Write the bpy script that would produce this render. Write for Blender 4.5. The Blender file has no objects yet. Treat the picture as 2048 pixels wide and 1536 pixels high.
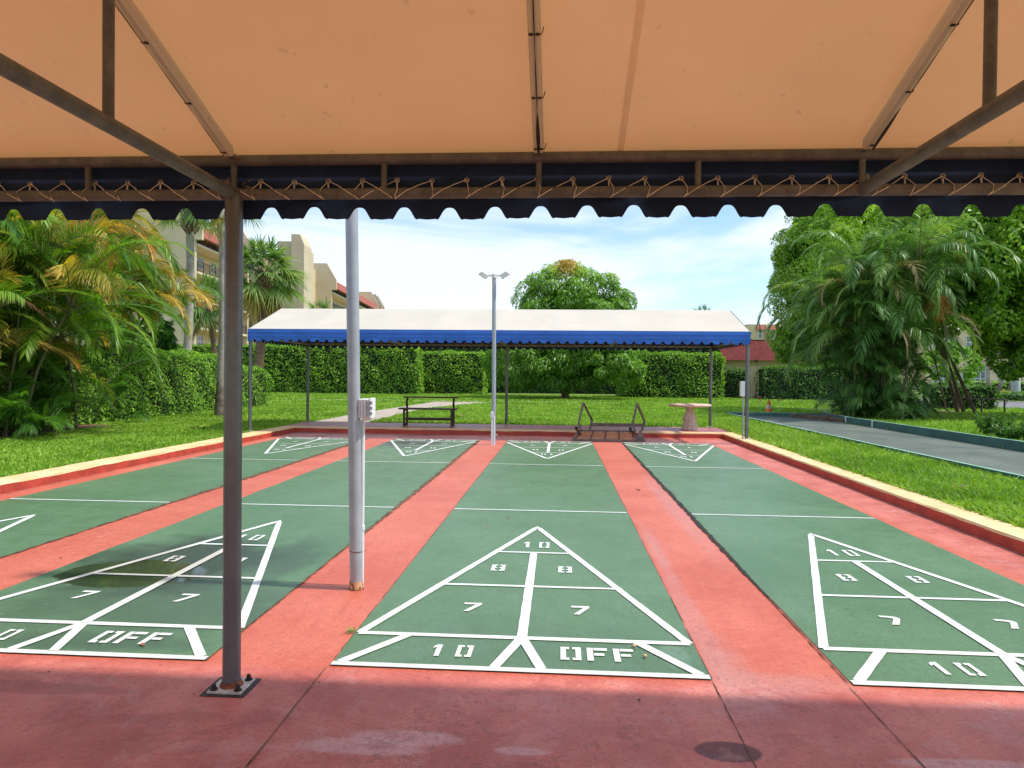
import bpy, math, random
import numpy as np
from mathutils import Vector, Matrix
C = bpy.context.scene
R = math.radians
random.seed(7)
rng = np.random.default_rng(11)

# ------------------------------------------------------------------ camera
CF, CYAW, CPITCH, CROLL = 1408.57, 0.066331, -0.01230914, 0.00998417
CLOC = Vector((0.18410442, -3.35283912, 1.42520212))
def cam_axes():
    cy, sy = math.cos(CYAW), math.sin(CYAW)
    f = Vector((-sy*math.cos(CPITCH), cy*math.cos(CPITCH), math.sin(CPITCH)))
    r = Vector((cy, sy, 0)); u = r.cross(f)
    r2 = math.cos(CROLL)*r + math.sin(CROLL)*u
    u2 = -math.sin(CROLL)*r + math.cos(CROLL)*u
    return r2, u2, f
AR, AU, AF = cam_axes()
cd = bpy.data.cameras.new('camera'); cam = bpy.data.objects.new('camera', cd)
C.collection.objects.link(cam); C.camera = cam
cd.sensor_width = 36.0; cd.lens = 36.0*CF/2048.0
cd.clip_start = 0.05; cd.clip_end = 3000
M = Matrix((AR, AU, -AF)).transposed().to_4x4(); M.translation = CLOC
cam.matrix_world = M
def at(u, v, d):
    """survey helper: the world point measured at photo pixel (u, v) and forward distance d metres"""
    return CLOC + d*(AF + AR*((u-1024)/CF) - AU*((v-768)/CF))

# ------------------------------------------------------------------ light
SUN_EL = R(60); SUN_DIR = Vector((math.cos(SUN_EL)*0.9990, -0.045*math.cos(SUN_EL), math.sin(SUN_EL)))
sl = bpy.data.lights.new('sun', 'SUN'); so = bpy.data.objects.new('sun', sl)
C.collection.objects.link(so)
sl.energy = 3.15; sl.angle = R(2.2); sl.color = (1.0, 0.95, 0.87)
so.rotation_euler = SUN_DIR.to_track_quat('Z', 'Y').to_euler()
w = bpy.data.worlds.new('World'); C.world = w; w.use_nodes = True
wn = w.node_tree; wn.nodes.clear()
out = wn.nodes.new('ShaderNodeOutputWorld'); bg = wn.nodes.new('ShaderNodeBackground')
sky = wn.nodes.new('ShaderNodeTexSky'); sky.sky_type = 'NISHITA'; sky.sun_disc = False
sky.sun_elevation = SUN_EL; sky.sun_rotation = R(92.5); sky.air_density = 1.0; sky.dust_density = 0.6; sky.ozone_density = 2.0
tc = wn.nodes.new('ShaderNodeTexCoord'); mp = wn.nodes.new('ShaderNodeMapping')
mp.inputs['Scale'].default_value = (0.9, 1.5, 5.0); mp.inputs['Rotation'].default_value = (0, R(-7), 0)
mp.inputs['Location'].default_value = (0.35, 0.2, 0.15)
n1 = wn.nodes.new('ShaderNodeTexNoise'); n1.inputs['Scale'].default_value = 1.9; n1.inputs['Detail'].default_value = 9; n1.inputs['Roughness'].default_value = 0.52
n1.inputs['Distortion'].default_value = 0.7
cr = wn.nodes.new('ShaderNodeMapRange'); cr.interpolation_type = 'SMOOTHSTEP'
cr.inputs[1].default_value = 0.36; cr.inputs[2].default_value = 0.62; cr.inputs[3].default_value = 0.12; cr.inputs[4].default_value = 0.92
mx = wn.nodes.new('ShaderNodeMix'); mx.data_type = 'RGBA'
mx.inputs[7].default_value = (4.7, 5.15, 5.8, 1)
hs = wn.nodes.new('ShaderNodeHueSaturation'); hs.inputs['Saturation'].default_value = 1.2; hs.inputs['Value'].default_value = 1.0
L = wn.links.new
L(tc.outputs['Generated'], mp.inputs[0]); L(mp.outputs[0], n1.inputs[0]); L(n1.outputs[0], cr.inputs[0])
L(cr.outputs[0], mx.inputs[0]); L(sky.outputs[0], hs.inputs['Color']); L(hs.outputs[0], mx.inputs[6]); L(mx.outputs[2], bg.inputs[0]); L(bg.outputs[0], out.inputs[0])
bg.inputs[1].default_value = 0.15
C.view_settings.view_transform = 'Standard'; C.view_settings.look = 'None'
C.view_settings.exposure = 0.54; C.view_settings.gamma = 1
C.cycles.max_bounces = 8; C.cycles.diffuse_bounces = 4; C.cycles.transparent_max_bounces = 8

# ------------------------------------------------------------------ materials
class NT:
    def __init__(s, name):
        s.m = bpy.data.materials.new(name); s.m.use_nodes = True
        s.t = s.m.node_tree; s.t.nodes.clear()
        s.out = s.t.nodes.new('ShaderNodeOutputMaterial')
        s.pos = s.t.nodes.new('ShaderNodeNewGeometry').outputs['Position']
        s.obj = s.t.nodes.new('ShaderNodeTexCoord').outputs['Object']
        s.isl = s.t.nodes.new('ShaderNodeNewGeometry').outputs['Random Per Island']
    def put(s, sock, v):
        if isinstance(v, (int, float)): sock.default_value = v
        elif isinstance(v, tuple): sock.default_value = v if len(v) == len(sock.default_value) else (*v, 1)
        else: s.t.links.new(v, sock)
    def noise(s, scale=5, detail=4, rough=0.55, vec=None, dist=0.0, col=False):
        n = s.t.nodes.new('ShaderNodeTexNoise'); s.put(n.inputs['Vector'], vec or s.pos)
        n.inputs['Scale'].default_value = scale; n.inputs['Detail'].default_value = detail
        n.inputs['Roughness'].default_value = rough; n.inputs['Distortion'].default_value = dist
        return n.outputs[1 if col else 0]
    def scl(s, v, k):
        n = s.t.nodes.new('ShaderNodeMapping'); s.put(n.inputs[0], v); n.inputs['Scale'].default_value = k; return n.outputs[0]
    def sep(s, v):
        n = s.t.nodes.new('ShaderNodeSeparateXYZ'); s.put(n.inputs[0], v); return n.outputs
    def mr(s, v, a, b, c=0.0, d=1.0, smooth=True):
        n = s.t.nodes.new('ShaderNodeMapRange')
        if smooth: n.interpolation_type = 'SMOOTHSTEP'
        s.put(n.inputs[0], v)
        for i, x in enumerate((a, b, c, d)): n.inputs[i+1].default_value = x
        return n.outputs[0]
    def ma(s, op, a, b=0.0, clamp=False):
        n = s.t.nodes.new('ShaderNodeMath'); n.operation = op; n.use_clamp = clamp
        s.put(n.inputs[0], a); s.put(n.inputs[1], b); return n.outputs[0]
    def mix(s, f, a, b, mode='MIX'):
        n = s.t.nodes.new('ShaderNodeMix'); n.data_type = 'RGBA'; n.blend_type = mode
        s.put(n.inputs[0], f); s.put(n.inputs[6], a); s.put(n.inputs[7], b); return n.outputs[2]
    def ell(s, cx, cy, rx, ry, wob=0.25, edge=0.12, ws=3.0, ang=0.0):
        """irregular blot with its centre and radii in metres"""
        v = s.t.nodes.new('ShaderNodeVectorMath'); v.operation = 'SUBTRACT'; s.put(v.inputs[0], s.pos); v.inputs[1].default_value = (cx, cy, 0)
        m = s.t.nodes.new('ShaderNodeMapping'); s.put(m.inputs[0], v.outputs[0]); m.inputs['Scale'].default_value = (1/rx, 1/ry, 0)
        l = s.t.nodes.new('ShaderNodeVectorMath'); l.operation = 'LENGTH'; s.put(l.inputs[0], m.outputs[0])
        n = s.ma('MULTIPLY', s.ma('SUBTRACT', s.noise(ws, 5, 0.6), 0.5), wob*4)
        return s.mr(s.ma('ADD', l.outputs['Value'], n), 1-edge, 1+edge, 1, 0)
    def ramp(s, f, cols):
        n = s.t.nodes.new('ShaderNodeValToRGB'); s.put(n.inputs[0], f)
        e = n.color_ramp.elements
        while len(e) < len(cols): e.new(0.5)
        for i, (p, c) in enumerate(cols): e[i].position = p; e[i].color = (*c, 1)
        return n.outputs[0]
    def attr(s, name):
        n = s.t.nodes.new('ShaderNodeAttribute'); n.attribute_name = name; return n.outputs['Fac']
    def bump(s, h, strength=0.3, dist=0.01):
        n = s.t.nodes.new('ShaderNodeBump'); s.put(n.inputs['Height'], h); n.inputs['Strength'].default_value = strength; n.inputs['Distance'].default_value = dist
        return n.outputs[0]
    def pbr(s, col, rough=0.6, metal=0.0, bump=None, spec=0.5):
        n = s.t.nodes.new('ShaderNodeBsdfPrincipled'); s.put(n.inputs['Base Color'], col); s.put(n.inputs['Roughness'], rough)
        n.inputs['Metallic'].default_value = metal; n.inputs['Specular IOR Level'].default_value = spec
        if bump is not None: s.t.links.new(bump, n.inputs['Normal'])
        s.last = n
        s.t.links.new(n.outputs[0], s.out.inputs[0]); return s.m
    def leaf(s, col, tcol, tf=0.35, rough=0.45, spec=0.4):
        s.pbr(col, rough, spec=spec)
        t = s.t.nodes.new('ShaderNodeBsdfTranslucent'); s.put(t.inputs[0], tcol)
        m = s.t.nodes.new('ShaderNodeMixShader'); m.inputs[0].default_value = tf
        s.t.links.new(s.last.outputs[0], m.inputs[1]); s.t.links.new(t.outputs[0], m.inputs[2]); s.t.links.new(m.outputs[0], s.out.inputs[0])
        return s.m
def simple(name, c, rough=0.6, var=0.25, scale=6, metal=0.0, bump=0.15, c2=None, detail=5, spec=0.5, obj=False):
    n = NT(name); v = n.obj if obj else n.pos
    f = n.mr(n.noise(scale, detail, 0.6, v), 0.3, 0.7)
    a = tuple(x*(1-var) for x in c); b = c2 or tuple(min(1, x*(1+var)) for x in c)
    fine = n.noise(scale*14, 3, 0.6, v)
    col = n.mix(f, a, b); col = n.mix(n.mr(fine, 0.35, 0.75, 0, 0.22), col, tuple(x*0.55 for x in c))
    return n.pbr(col, n.mr(fine, 0.3, 0.7, rough-0.08, rough+0.08), metal, n.bump(fine, bump, 0.004), spec)

RED = (0.56, 0.088, 0.062); PINK = (0.38, 0.095, 0.085)
def red_floor():
    n = NT('red painted concrete')
    x, y, z = n.sep(n.pos)
    wob = n.ma('MULTIPLY', n.ma('SUBTRACT', n.noise(2.2, 5, 0.6), 0.5), 0.10)
    yy = n.ma('ADD', y, wob); xx = n.ma('ADD', x, wob)
    head = n.mr(yy, -0.10, 0.01, 1, 0); tail = n.mr(yy, 11.90, 11.98, 0, 1); side = n.mr(xx, 3.45, 3.62, 0, 0.85)
    old = n.ma('MAXIMUM', n.ma('MAXIMUM', head, tail), side)
    fresh = n.mix(n.mr(n.noise(0.9, 6, 0.6), 0.3, 0.7), (0.52, 0.105, 0.058), (0.64, 0.165, 0.10))
    worn = n.mix(n.mr(n.noise(1.6, 8, 0.65), 0.35, 0.65), (0.47, 0.10, 0.072), (0.68, 0.20, 0.15))
    col = n.mix(old, fresh, worn)
    # scuffed pale veil, mostly on the old paint and beside the lanes
    veil = n.mr(n.noise(1.25, 9, 0.68, dist=0.6), 0.54, 0.68, 0, 0.42)
    veil = n.ma('MULTIPLY', veil, n.ma('ADD', n.ma('MULTIPLY', old, 0.8), 0.2))
    col = n.mix(veil, col, (0.52, 0.27, 0.26))
    for e in ((-0.40, -0.64, 0.22, 0.06, 0.14), (0.06, -0.70, 0.10, 0.03, 0.12), (1.75, -0.66, 0.30, 0.045, 0.12), (-0.55, -0.72, 0.25, 0.06, 0.2)):
        m = n.ma('MULTIPLY', n.ell(e[0], e[1], e[2], e[3], e[4], 0.22, 11), 0.62)
        col = n.mix(m, col, (0.70, 0.42, 0.40))
    for e in ((0.98, 0.75, 0.07, 1.1), (1.03, 0.05, 0.10, 0.45), (1.0, 2.6, 0.05, 0.8), (1.45, 4.5, 0.1, 2.0), (1.25, 0.0, 0.32, 0.10)):
        m = n.ma('MULTIPLY', n.ell(e[0], e[1], e[2], e[3], 0.35, 0.55, 4), 0.38); col = n.mix(m, col, (0.50, 0.26, 0.24))
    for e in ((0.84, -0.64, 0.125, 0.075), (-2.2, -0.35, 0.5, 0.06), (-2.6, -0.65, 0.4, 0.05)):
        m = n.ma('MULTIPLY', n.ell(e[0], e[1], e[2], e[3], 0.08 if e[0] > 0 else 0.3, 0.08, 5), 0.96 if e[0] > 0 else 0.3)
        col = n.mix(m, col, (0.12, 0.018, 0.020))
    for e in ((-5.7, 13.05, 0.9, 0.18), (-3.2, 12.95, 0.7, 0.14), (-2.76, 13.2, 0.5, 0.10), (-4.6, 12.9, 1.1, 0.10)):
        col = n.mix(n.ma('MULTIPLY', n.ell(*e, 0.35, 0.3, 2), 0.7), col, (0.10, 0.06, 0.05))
    col = n.mix(n.ma('MULTIPLY', head, n.mr(n.noise(3.1, 8, 0.7, dist=1.2), 0.55, 0.62, 0, 0.30)), col, (0.62, 0.32, 0.29))
    col = n.mix(n.ma('MULTIPLY', head, n.mr(n.noise(2.3, 6, 0.65, n.scl(n.pos, (1, 1.8, 1)), dist=0.8), 0.56, 0.62, 0, 0.32)), col, (0.30, 0.045, 0.04))
    # dirt along the foot of the kerb
    kd = n.ma('MAXIMUM', n.mr(xx, 3.86, 3.99, 0, 1), n.mr(xx, -6.17, -6.06, 1, 0))
    col = n.mix(n.ma('MULTIPLY', kd, n.mr(n.noise(9, 6, 0.7), 0.35, 0.6, 0, 0.75)), col, (0.16, 0.085, 0.07))
    specks = n.mr(n.noise(28, 2, 0.5), 0.69, 0.73); col = n.mix(n.ma('MULTIPLY', specks, 0.6), col, (0.12, 0.05, 0.045))
    chips = n.mr(n.noise(19, 3, 0.6, n.scl(n.pos, (1, 1.7, 1))), 0.70, 0.73); col = n.mix(n.ma('MULTIPLY', chips, 0.7), col, (0.62, 0.42, 0.36))
    # hair cracks
    vo = n.t.nodes.new('ShaderNodeTexVoronoi'); vo.feature = 'DISTANCE_TO_EDGE'; vo.inputs['Scale'].default_value = 0.55
    vv = n.t.nodes.new('ShaderNodeVectorMath'); vv.operation = 'ADD'; n.put(vv.inputs[0], n.pos)
    n.put(vv.inputs[1], n.noise(2.5, 6, 0.7, col=True)); n.put(vo.inputs['Vector'], vv.outputs[0])
    ck = n.ma('MULTIPLY', n.mr(vo.outputs['Distance'], 0.0, 0.006, 1, 0), n.mr(n.noise(0.5, 3), 0.50, 0.60))
    col = n.mix(n.ma('MULTIPLY', ck, n.ma('MULTIPLY', old, 0.55)), col, (0.10, 0.035, 0.035))
    fine = n.noise(90, 4, 0.65); mid = n.noise(14, 5, 0.65)
    col = n.mix(n.mr(n.noise(48, 4, 0.75), 0.44, 0.66, 0, 0.34), col, (0.24, 0.04, 0.032)); col = n.mix(n.mr(mid, 0.52, 0.75, 0, 0.14), col, (0.66, 0.30, 0.24))
    drip = n.noise(5, 7, 0.7, n.scl(n.pos, (2.5, .6, 1))); col = n.mix(n.mr(drip, 0.50, 0.70, 0, 0.30), col, (0.34, 0.055, 0.042))
    rough = n.ma('ADD', n.mr(mid, 0.3, 0.7, 0.30, 0.55), n.ma('MULTIPLY', veil, 0.2))
    h = n.ma('ADD', fine, n.ma('MULTIPLY', mid, 1.4))
    return n.pbr(col, rough, 0, n.bump(h, 0.6, 0.010), 0.5)
def green_lane():
    n = NT('green painted lane')
    f = n.mr(n.noise(0.7, 6, 0.6, dist=0.4), 0.3, 0.7)
    col = n.mix(f, (0.078, 0.165, 0.070), (0.115, 0.215, 0.105))
    col = n.mix(n.mr(n.noise(3.2, 7, 0.7, n.scl(n.pos, (1, 0.5, 1))), 0.45, 0.75, 0, 0.4), col, (0.14, 0.225, 0.135))
    # damp algae round the low spot and grime near the far head
    blots = (((-2.66, 1.75, 0.66, 0.72), 0.40, 0.92, (0.020, 0.025, 0.017), 0.40, 2.2), ((-2.1, 0.85, 0.85, 0.55), 0.5, 0.5, (0.028, 0.036, 0.025), 0.50, 2.6),
             ((-2.3, 0.18, 0.55, 0.12), 0.4, 0.55, (0.028, 0.042, 0.028), 0.5, 4.0), ((-3.05, .55, .4, .35), .5, .3, (.03, .04, .03), .5, 3.5), ((-1.9, 1.9, .25, .5), .5, .6, (.03, .04, .03), .5, 3.0), ((-2.85, 11.1, 0.6, 0.9), 0.5, 0.9, (0.035, 0.038, 0.028), 0.4, 3.0),
             ((-4.9, 11.7, 0.7, 0.35), 0.4, 0.35, (0.07, 0.07, 0.05), 0.3, 3.0), ((0.0, 0.2, 1.1, 0.5), 0.5, 0.25, (0.06, 0.12, 0.075), 0.3, 4.0), ((0.79, 0.27, 0.07, 0.16), 0.2, 0.4, (0.2, 0.3, 0.23), 0.15, 4.0))
    for e, edge, k, c, wob, ws in blots:
        col = n.mix(n.ma('MULTIPLY', n.ell(*e, wob, edge, ws), k), col, c)
    pud = n.ell(-2.80, 1.42, 0.52, 0.34, 0.10, 0.05, 2.6)
    col = n.mix(n.ma('MULTIPLY', pud, 0.85), col, (0.028, 0.032, 0.022))
    fine = n.noise(55, 5, 0.8); grain = n.mr(fine, 0.42, 0.64, 0, 0.55)
    col = n.mix(grain, col, (0.045, 0.10, 0.045)); col = n.mix(n.mr(n.noise(9, 6, 0.7, n.scl(n.pos, (1, .35, 1))), 0.5, 0.72, 0, 0.28), col, (0.05, 0.10, 0.05))
    specks = n.mr(n.noise(24, 2, 0.5), 0.71, 0.75); col = n.mix(n.ma('MULTIPLY', specks, 0.6), col, (0.03, 0.04, 0.025)); pale = n.mr(n.noise(31, 2, 0.5, n.scl(n.pos, (1, 1.3, 3))), 0.74, 0.77); col = n.mix(n.ma('MULTIPLY', pale, 0.6), col, (0.35, 0.42, 0.34))
    rough = n.ma('SUBTRACT', n.mr(n.noise(5, 5, 0.6), 0.3, 0.7, 0.36, 0.50), n.ma('MULTIPLY', pud, 0.34))
    h = n.ma('MULTIPLY', fine, n.ma('SUBTRACT', 1.0, pud))
    return n.pbr(col, rough, 0, n.bump(h, 0.22, 0.003), 0.5)
def white_line():
    n = NT('white line paint')
    f = n.mr(n.noise(4, 7, 0.7), 0.35, 0.7)
    col = n.mix(f, (0.74, 0.75, 0.73), (0.60, 0.62, 0.59))
    col = n.mix(n.mr(n.noise(42, 5, 0.75), 0.54, 0.66, 0, 0.5), col, (0.36, 0.42, 0.34)); col = n.mix(n.mr(n.noise(1.3, 7, 0.7), 0.5, 0.7, 0, 0.3), col, (0.45, 0.47, 0.40))
    pud = n.ell(-2.75, 1.6, 0.62, 0.55, 0.1, 0.2, 2.2)
    col = n.mix(n.ma('MULTIPLY', pud, 0.6), col, (0.36, 0.31, 0.22))
    head = n.mr(n.sep(n.pos)[1], -0.02, 0.12, 0.5, 0)  # soft canopy shade painted into the near baseline, greying it
    col = n.mix(head, col, (0.52, 0.52, 0.48))
    return n.pbr(col, 0.55, 0, n.bump(n.noise(140, 3), 0.2, 0.003), 0.4)
def fabric(name, c1, tr, tf, scale=1.2):
    n = NT(name)
    wv = n.noise(300, 2, 0.5); f = n.mr(n.noise(scale, 6, 0.6), 0.3, 0.7)
    spots = n.ma('MAXIMUM', n.mr(n.noise(16, 3, 0.5), 0.69, 0.73, 0, 0.4), n.ma('MULTIPLY', n.mr(n.noise(60, 3, 0.6), 0.62, 0.70, 0, 0.35), n.mr(n.noise(2.2, 5, 0.6), 0.52, 0.62)))
    col = n.mix(f, tuple(c*0.93 for c in c1), c1); col = n.mix(spots, col, tuple(c*0.55 for c in c1))
    tcol = n.mix(f, tuple(c*0.93 for c in tr), tr); tcol = n.mix(spots, tcol, tuple(c*0.5 for c in tr))
    tcol = n.mix(n.mr(n.noise(0.5, 4, 0.6, n.scl(n.pos, (1, 2.5, 2))), 0.38, 0.66, 0, 0.35), tcol, (tr[0]*0.82, tr[1]*0.90, tr[2]*1.0)); tcol = n.mix(n.mr(n.noise(1.1, 7, 0.65), 0.5, 0.75, 0, 0.22), tcol, tuple(c*0.6 for c in tr))
    n.leaf(col, tcol, tf, 0.75, 0.2)
    n.t.links.new(n.bump(wv, 0.1, 0.002), n.last.inputs['Normal'])
    return n.m
def foliage(name, cols, tmul=(1.5, 1.9, 0.5), tf=0.35, rough=0.42, spec=0.45, patch=0.5, attr=None):
    n = NT(name)
    if attr: f = n.attr(attr)
    else: f = n.ma('ADD', n.ma('MULTIPLY', n.isl, 1-patch), n.ma('MULTIPLY', n.mr(n.ma('ADD', n.ma('MULTIPLY', n.noise(0.5, 3, 0.6), 0.6), n.ma('MULTIPLY', n.noise(2.6, 4, 0.6), 0.4)), 0.36, 0.64), patch))
    col = n.ramp(f, cols)
    t = n.mix(1.0, col, tmul, 'MULTIPLY')
    return n.leaf(col, t, tf, rough, spec)

MT = {}
MT['red'] = red_floor(); MT['green'] = green_lane(); MT['white'] = white_line()
MT['joint'] = simple('dirt filled joint', (0.06, 0.045, 0.03), 0.9, 0.5, 12, c2=(0.20, 0.13, 0.06))
MT['gap'] = simple('painted step shade', (0.018, 0.014, 0.010), 0.9, 0.4, 12)  # near-black colour for the shaded side of the step
MT['kerb_top'] = simple('cream yellow kerb paint', (0.72, 0.50, 0.24), 0.7, 0.10, 3.0, bump=0.35, c2=(0.80, 0.60, 0.33))
MT['kerb_red'] = simple('kerb red paint', (0.42, 0.055, 0.03), 0.6, 0.22, 4, bump=0.3)
MT['platform'] = simple('platform red brown paint', (0.34, 0.085, 0.08), 0.45, 0.25, 2.0, bump=0.2, c2=(0.42, 0.15, 0.15))
MT['conc'] = simple('pale footpath concrete', (0.40, 0.33, 0.27), 0.85, 0.15, 2.5, bump=0.3)
MT['ground'] = simple('lawn soil and thatch', (0.10, 0.19, 0.022), 0.9, 0.3, 1.2, c2=(0.18, 0.28, 0.035))
MT['mulch'] = simple('brown mulch', (0.13, 0.065, 0.045), 0.95, 0.5, 9, bump=0.8)
MT['asph'] = simple('grey asphalt road', (0.16, 0.16, 0.17), 0.85, 0.12, 2)
MT['bocce'] = simple('grey green court surface', (0.075, 0.105, 0.088), 0.8, 0.20, 0.8, bump=0.3, c2=(0.125, 0.145, 0.115))
MT['bboard'] = simple('teal green edging board', (0.045, 0.125, 0.105), 0.6, 0.25, 2)
MT['bcap'] = simple('pale mint board edge', (0.30, 0.55, 0.42), 0.6, 0.15, 4)
MT['steel'] = simple('grey painted pipe', (0.14, 0.148, 0.155), 0.36, 0.16, 5, metal=0.35, bump=0.12, spec=0.6)
def pipe_brown():
    n = NT('weathered canopy pipe')
    f = n.mr(n.noise(13, 7, 0.7), 0.40, 0.62); col = n.mix(f, (0.095, 0.104, 0.102), (0.15, 0.158, 0.152))
    col = n.mix(n.mr(n.noise(38, 5, 0.7), 0.6, 0.74, 0, 0.7), col, (0.09, 0.045, 0.03))
    return n.pbr(col, 0.5, 0, n.bump(n.noise(120, 3), 0.2, 0.002), 0.5)
MT['pipe'] = pipe_brown()
MT['galv'] = simple('pale grey lamp pole', (0.34, 0.375, 0.41), 0.42, 0.10, 6, metal=0.0, bump=0.08, spec=0.6)
MT['conduit'] = simple('white plastic conduit', (0.75, 0.76, 0.76), 0.5, 0.06, 6)
MT['plate'] = simple('dirty white base plate', (0.55, 0.50, 0.42), 0.6, 0.3, 20, c2=(0.66, 0.63, 0.56))
MT['rust'] = simple('rusty iron', (0.20, 0.065, 0.025), 0.8, 0.6, 30, bump=0.6)
MT['dark'] = simple('dark bolt iron', (0.035, 0.022, 0.018), 0.7, 0.4, 20)
MT['cream'] = simple('flaked cream primer', (0.62, 0.42, 0.22), 0.7, 0.2, 20)
MT['canvas'] = fabric('cream awning canvas', (0.80, 0.76, 0.66), (0.50, 0.215, 0.070), 0.36)
MT['sleeve'] = fabric('beige pocket canvas', (0.93, 0.90, 0.80), (1.0, 0.98, 0.94), 0.88)
MT['seam'] = fabric('doubled canvas seam', (0.88, 0.84, 0.76), (0.98, 0.88, 0.74), 0.6)
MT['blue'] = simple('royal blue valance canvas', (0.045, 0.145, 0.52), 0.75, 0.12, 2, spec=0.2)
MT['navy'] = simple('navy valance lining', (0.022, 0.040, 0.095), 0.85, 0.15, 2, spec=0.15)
MT['rope'] = simple('beige lacing cord', (0.82, 0.76, 0.64), 0.8, 0.2, 30)
MT['ring'] = simple('brass grommet', (0.42, 0.36, 0.28), 0.5, 0.3, 30, metal=0.3)
MT['wood'] = simple('dark brown bench timber', (0.060, 0.035, 0.022), 0.6, 0.3, 10, bump=0.3)
MT['wood2'] = simple('weathered taupe bench frame', (0.17, 0.125, 0.105), 0.65, 0.3, 10, bump=0.3)
MT['slat'] = simple('orange brown slats', (0.58, 0.24, 0.11), 0.6, 0.3, 8, bump=0.3)
MT['stone'] = simple('pinkish cast stone', (0.60, 0.46, 0.38), 0.8, 0.18, 7, bump=0.4)
MT['cone'] = simple('faded orange cone rubber', (0.80, 0.13, 0.03), 0.6, 0.15, 8)
MT['conew'] = simple('worn reflective band', (0.60, 0.42, 0.36), 0.6, 0.3, 14)
MT['stakew'] = simple('white stake', (0.68, 0.66, 0.58), 0.7, 0.1, 8)
MT['redp'] = simple('faded red marker', (0.50, 0.12, 0.09), 0.7, 0.2, 10)
MT['stucco'] = simple('tan stucco', (0.58, 0.47, 0.33), 0.85, 0.06, 0.4, bump=0.1)
MT['stucco2'] = simple('yellow stucco', (0.62, 0.48, 0.29), 0.85, 0.06, 0.4, bump=0.1)
MT['trim'] = simple('pale slab trim', (0.70, 0.55, 0.40), 0.8, 0.05, 1)
MT['glass'] = simple('window glass', (0.10, 0.15, 0.18), 0.15, 0.2, 0.8, bump=0.0, spec=0.8)
MT['wframe'] = simple('white window frame', (0.72, 0.74, 0.74), 0.6, 0.05, 2)
MT['rail'] = simple('dark bronze railing', (0.07, 0.05, 0.04), 0.6, 0.2, 4)
def tiles(name, c, course):
    n = NT(name); z = n.sep(n.pos)[2]
    s = n.ma('FRACT', n.ma('MULTIPLY', z, 1/course)); ln = n.mr(s, 0.0, 0.22, 0.55, 0)
    col = n.mix(n.mr(n.noise(2.0, 6, 0.6, n.scl(n.pos, (2, 2, 7))), 0.3, 0.7), tuple(x*0.65 for x in c), tuple(x*1.3 for x in c))
    col = n.mix(ln, col, tuple(x*0.3 for x in c))
    return n.pbr(col, 0.8, 0, n.bump(s, 0.5, 0.03), 0.3)
MT['rooft'] = tiles('red barrel tile', (0.40, 0.12, 0.09), 0.45)
MT['shingle'] = tiles('dark red shingles', (0.22, 0.040, 0.038), 0.26)
def bark():
    n = NT('pale speckled palm bark'); z = n.sep(n.obj)[2]
    f = n.mr(n.noise(3, 6, 0.65, n.obj), 0.3, 0.7); col = n.mix(f, (0.30, 0.27, 0.235), (0.48, 0.44, 0.38))
    col = n.mix(n.mr(n.noise(22, 3, 0.6, n.scl(n.obj, (1, 1, .7))), 0.60, 0.66, 0, 0.75), col, (0.09, 0.07, 0.055))
    col = n.mix(n.ma('MULTIPLY', n.mr(z, 0.6, 1.5, 1, 0), n.mr(n.noise(7, 5, 0.7, n.obj), 0.3, 0.6, .3, .9)), col, (0.09, 0.055, 0.035))
    ringz = n.mr(n.ma('FRACT', n.ma('MULTIPLY', z, 7.0)), 0, .12, .25, 0); col = n.mix(ringz, col, (0.15, 0.12, 0.10))
    return n.pbr(col, 0.9, 0, n.bump(n.noise(30, 4, 0.7, n.obj), 0.6, 0.02), 0.2)
MT['bark'] = bark()
MT['bark2'] = simple('brown fibrous trunk', (0.17, 0.105, 0.07), 0.95, 0.45, 9, bump=1.0)
MT['cane'] = simple('palm canes', (0.13, 0.12, 0.055), 0.7, 0.5, 4)
MT['twig'] = simple('dry brown frond debris', (0.20, 0.12, 0.075), 0.9, 0.4, 14)
MT['lampw'] = simple('white floodlight housing', (0.70, 0.69, 0.64), 0.5, 0.08, 12)
MT['lens'] = simple('floodlight lens', (0.40, 0.42, 0.42), 0.2, 0.1, 10)
MT['grass'] = foliage('lawn grass blades', [(0.0, (0.085, 0.19, 0.012)), (0.5, (0.22, 0.38, 0.03)), (1.0, (0.42, 0.56, 0.10))], (1.3, 1.5, 0.5), 0.35, 0.5, 0.3, 0.45)
MT['hedge'] = foliage('clipped hedge leaves', [(0.0, (0.05, 0.14, 0.014)), (0.45, (0.16, 0.33, 0.028)), (1.0, (0.40, 0.60, 0.07))], (1.4, 1.6, 0.5), 0.33, 0.55, 0.3, 0.25)
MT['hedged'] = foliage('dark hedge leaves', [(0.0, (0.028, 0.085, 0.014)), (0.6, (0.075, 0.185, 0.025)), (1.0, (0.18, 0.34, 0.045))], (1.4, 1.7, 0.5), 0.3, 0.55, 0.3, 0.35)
MT['core'] = simple('near black hedge core', (0.012, 0.020, 0.008), 0.95, 0.4, 5)
MT['ficus'] = foliage('glossy ficus leaves', [(0.0, (0.06, 0.16, 0.014)), (0.4, (0.19, 0.37, 0.03)), (1.0, (0.48, 0.66, 0.09))], (1.3, 1.4, 0.45), 0.46, 0.38, 0.5, 0.15)
MT['mango'] = foliage('mango leaves', [(0.0, (0.07, 0.17, 0.020)), (0.45, (0.18, 0.36, 0.04)), (0.72, (0.32, 0.50, 0.06)), (0.88, (0.45, 0.36, 0.07)), (1.0, (0.50, 0.27, 0.06))], (1.4, 1.6, 0.5), 0.32, 0.4, 0.5, attr='tone')
AR_COL = [(0.0, (0.035, 0.11, 0.012)), (0.35, (0.10, 0.26, 0.025)), (0.55, (0.26, 0.38, 0.04)), (0.75, (0.58, 0.42, 0.07)), (0.9, (0.56, 0.27, 0.08)), (1.0, (0.30, 0.17, 0.10))]
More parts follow.
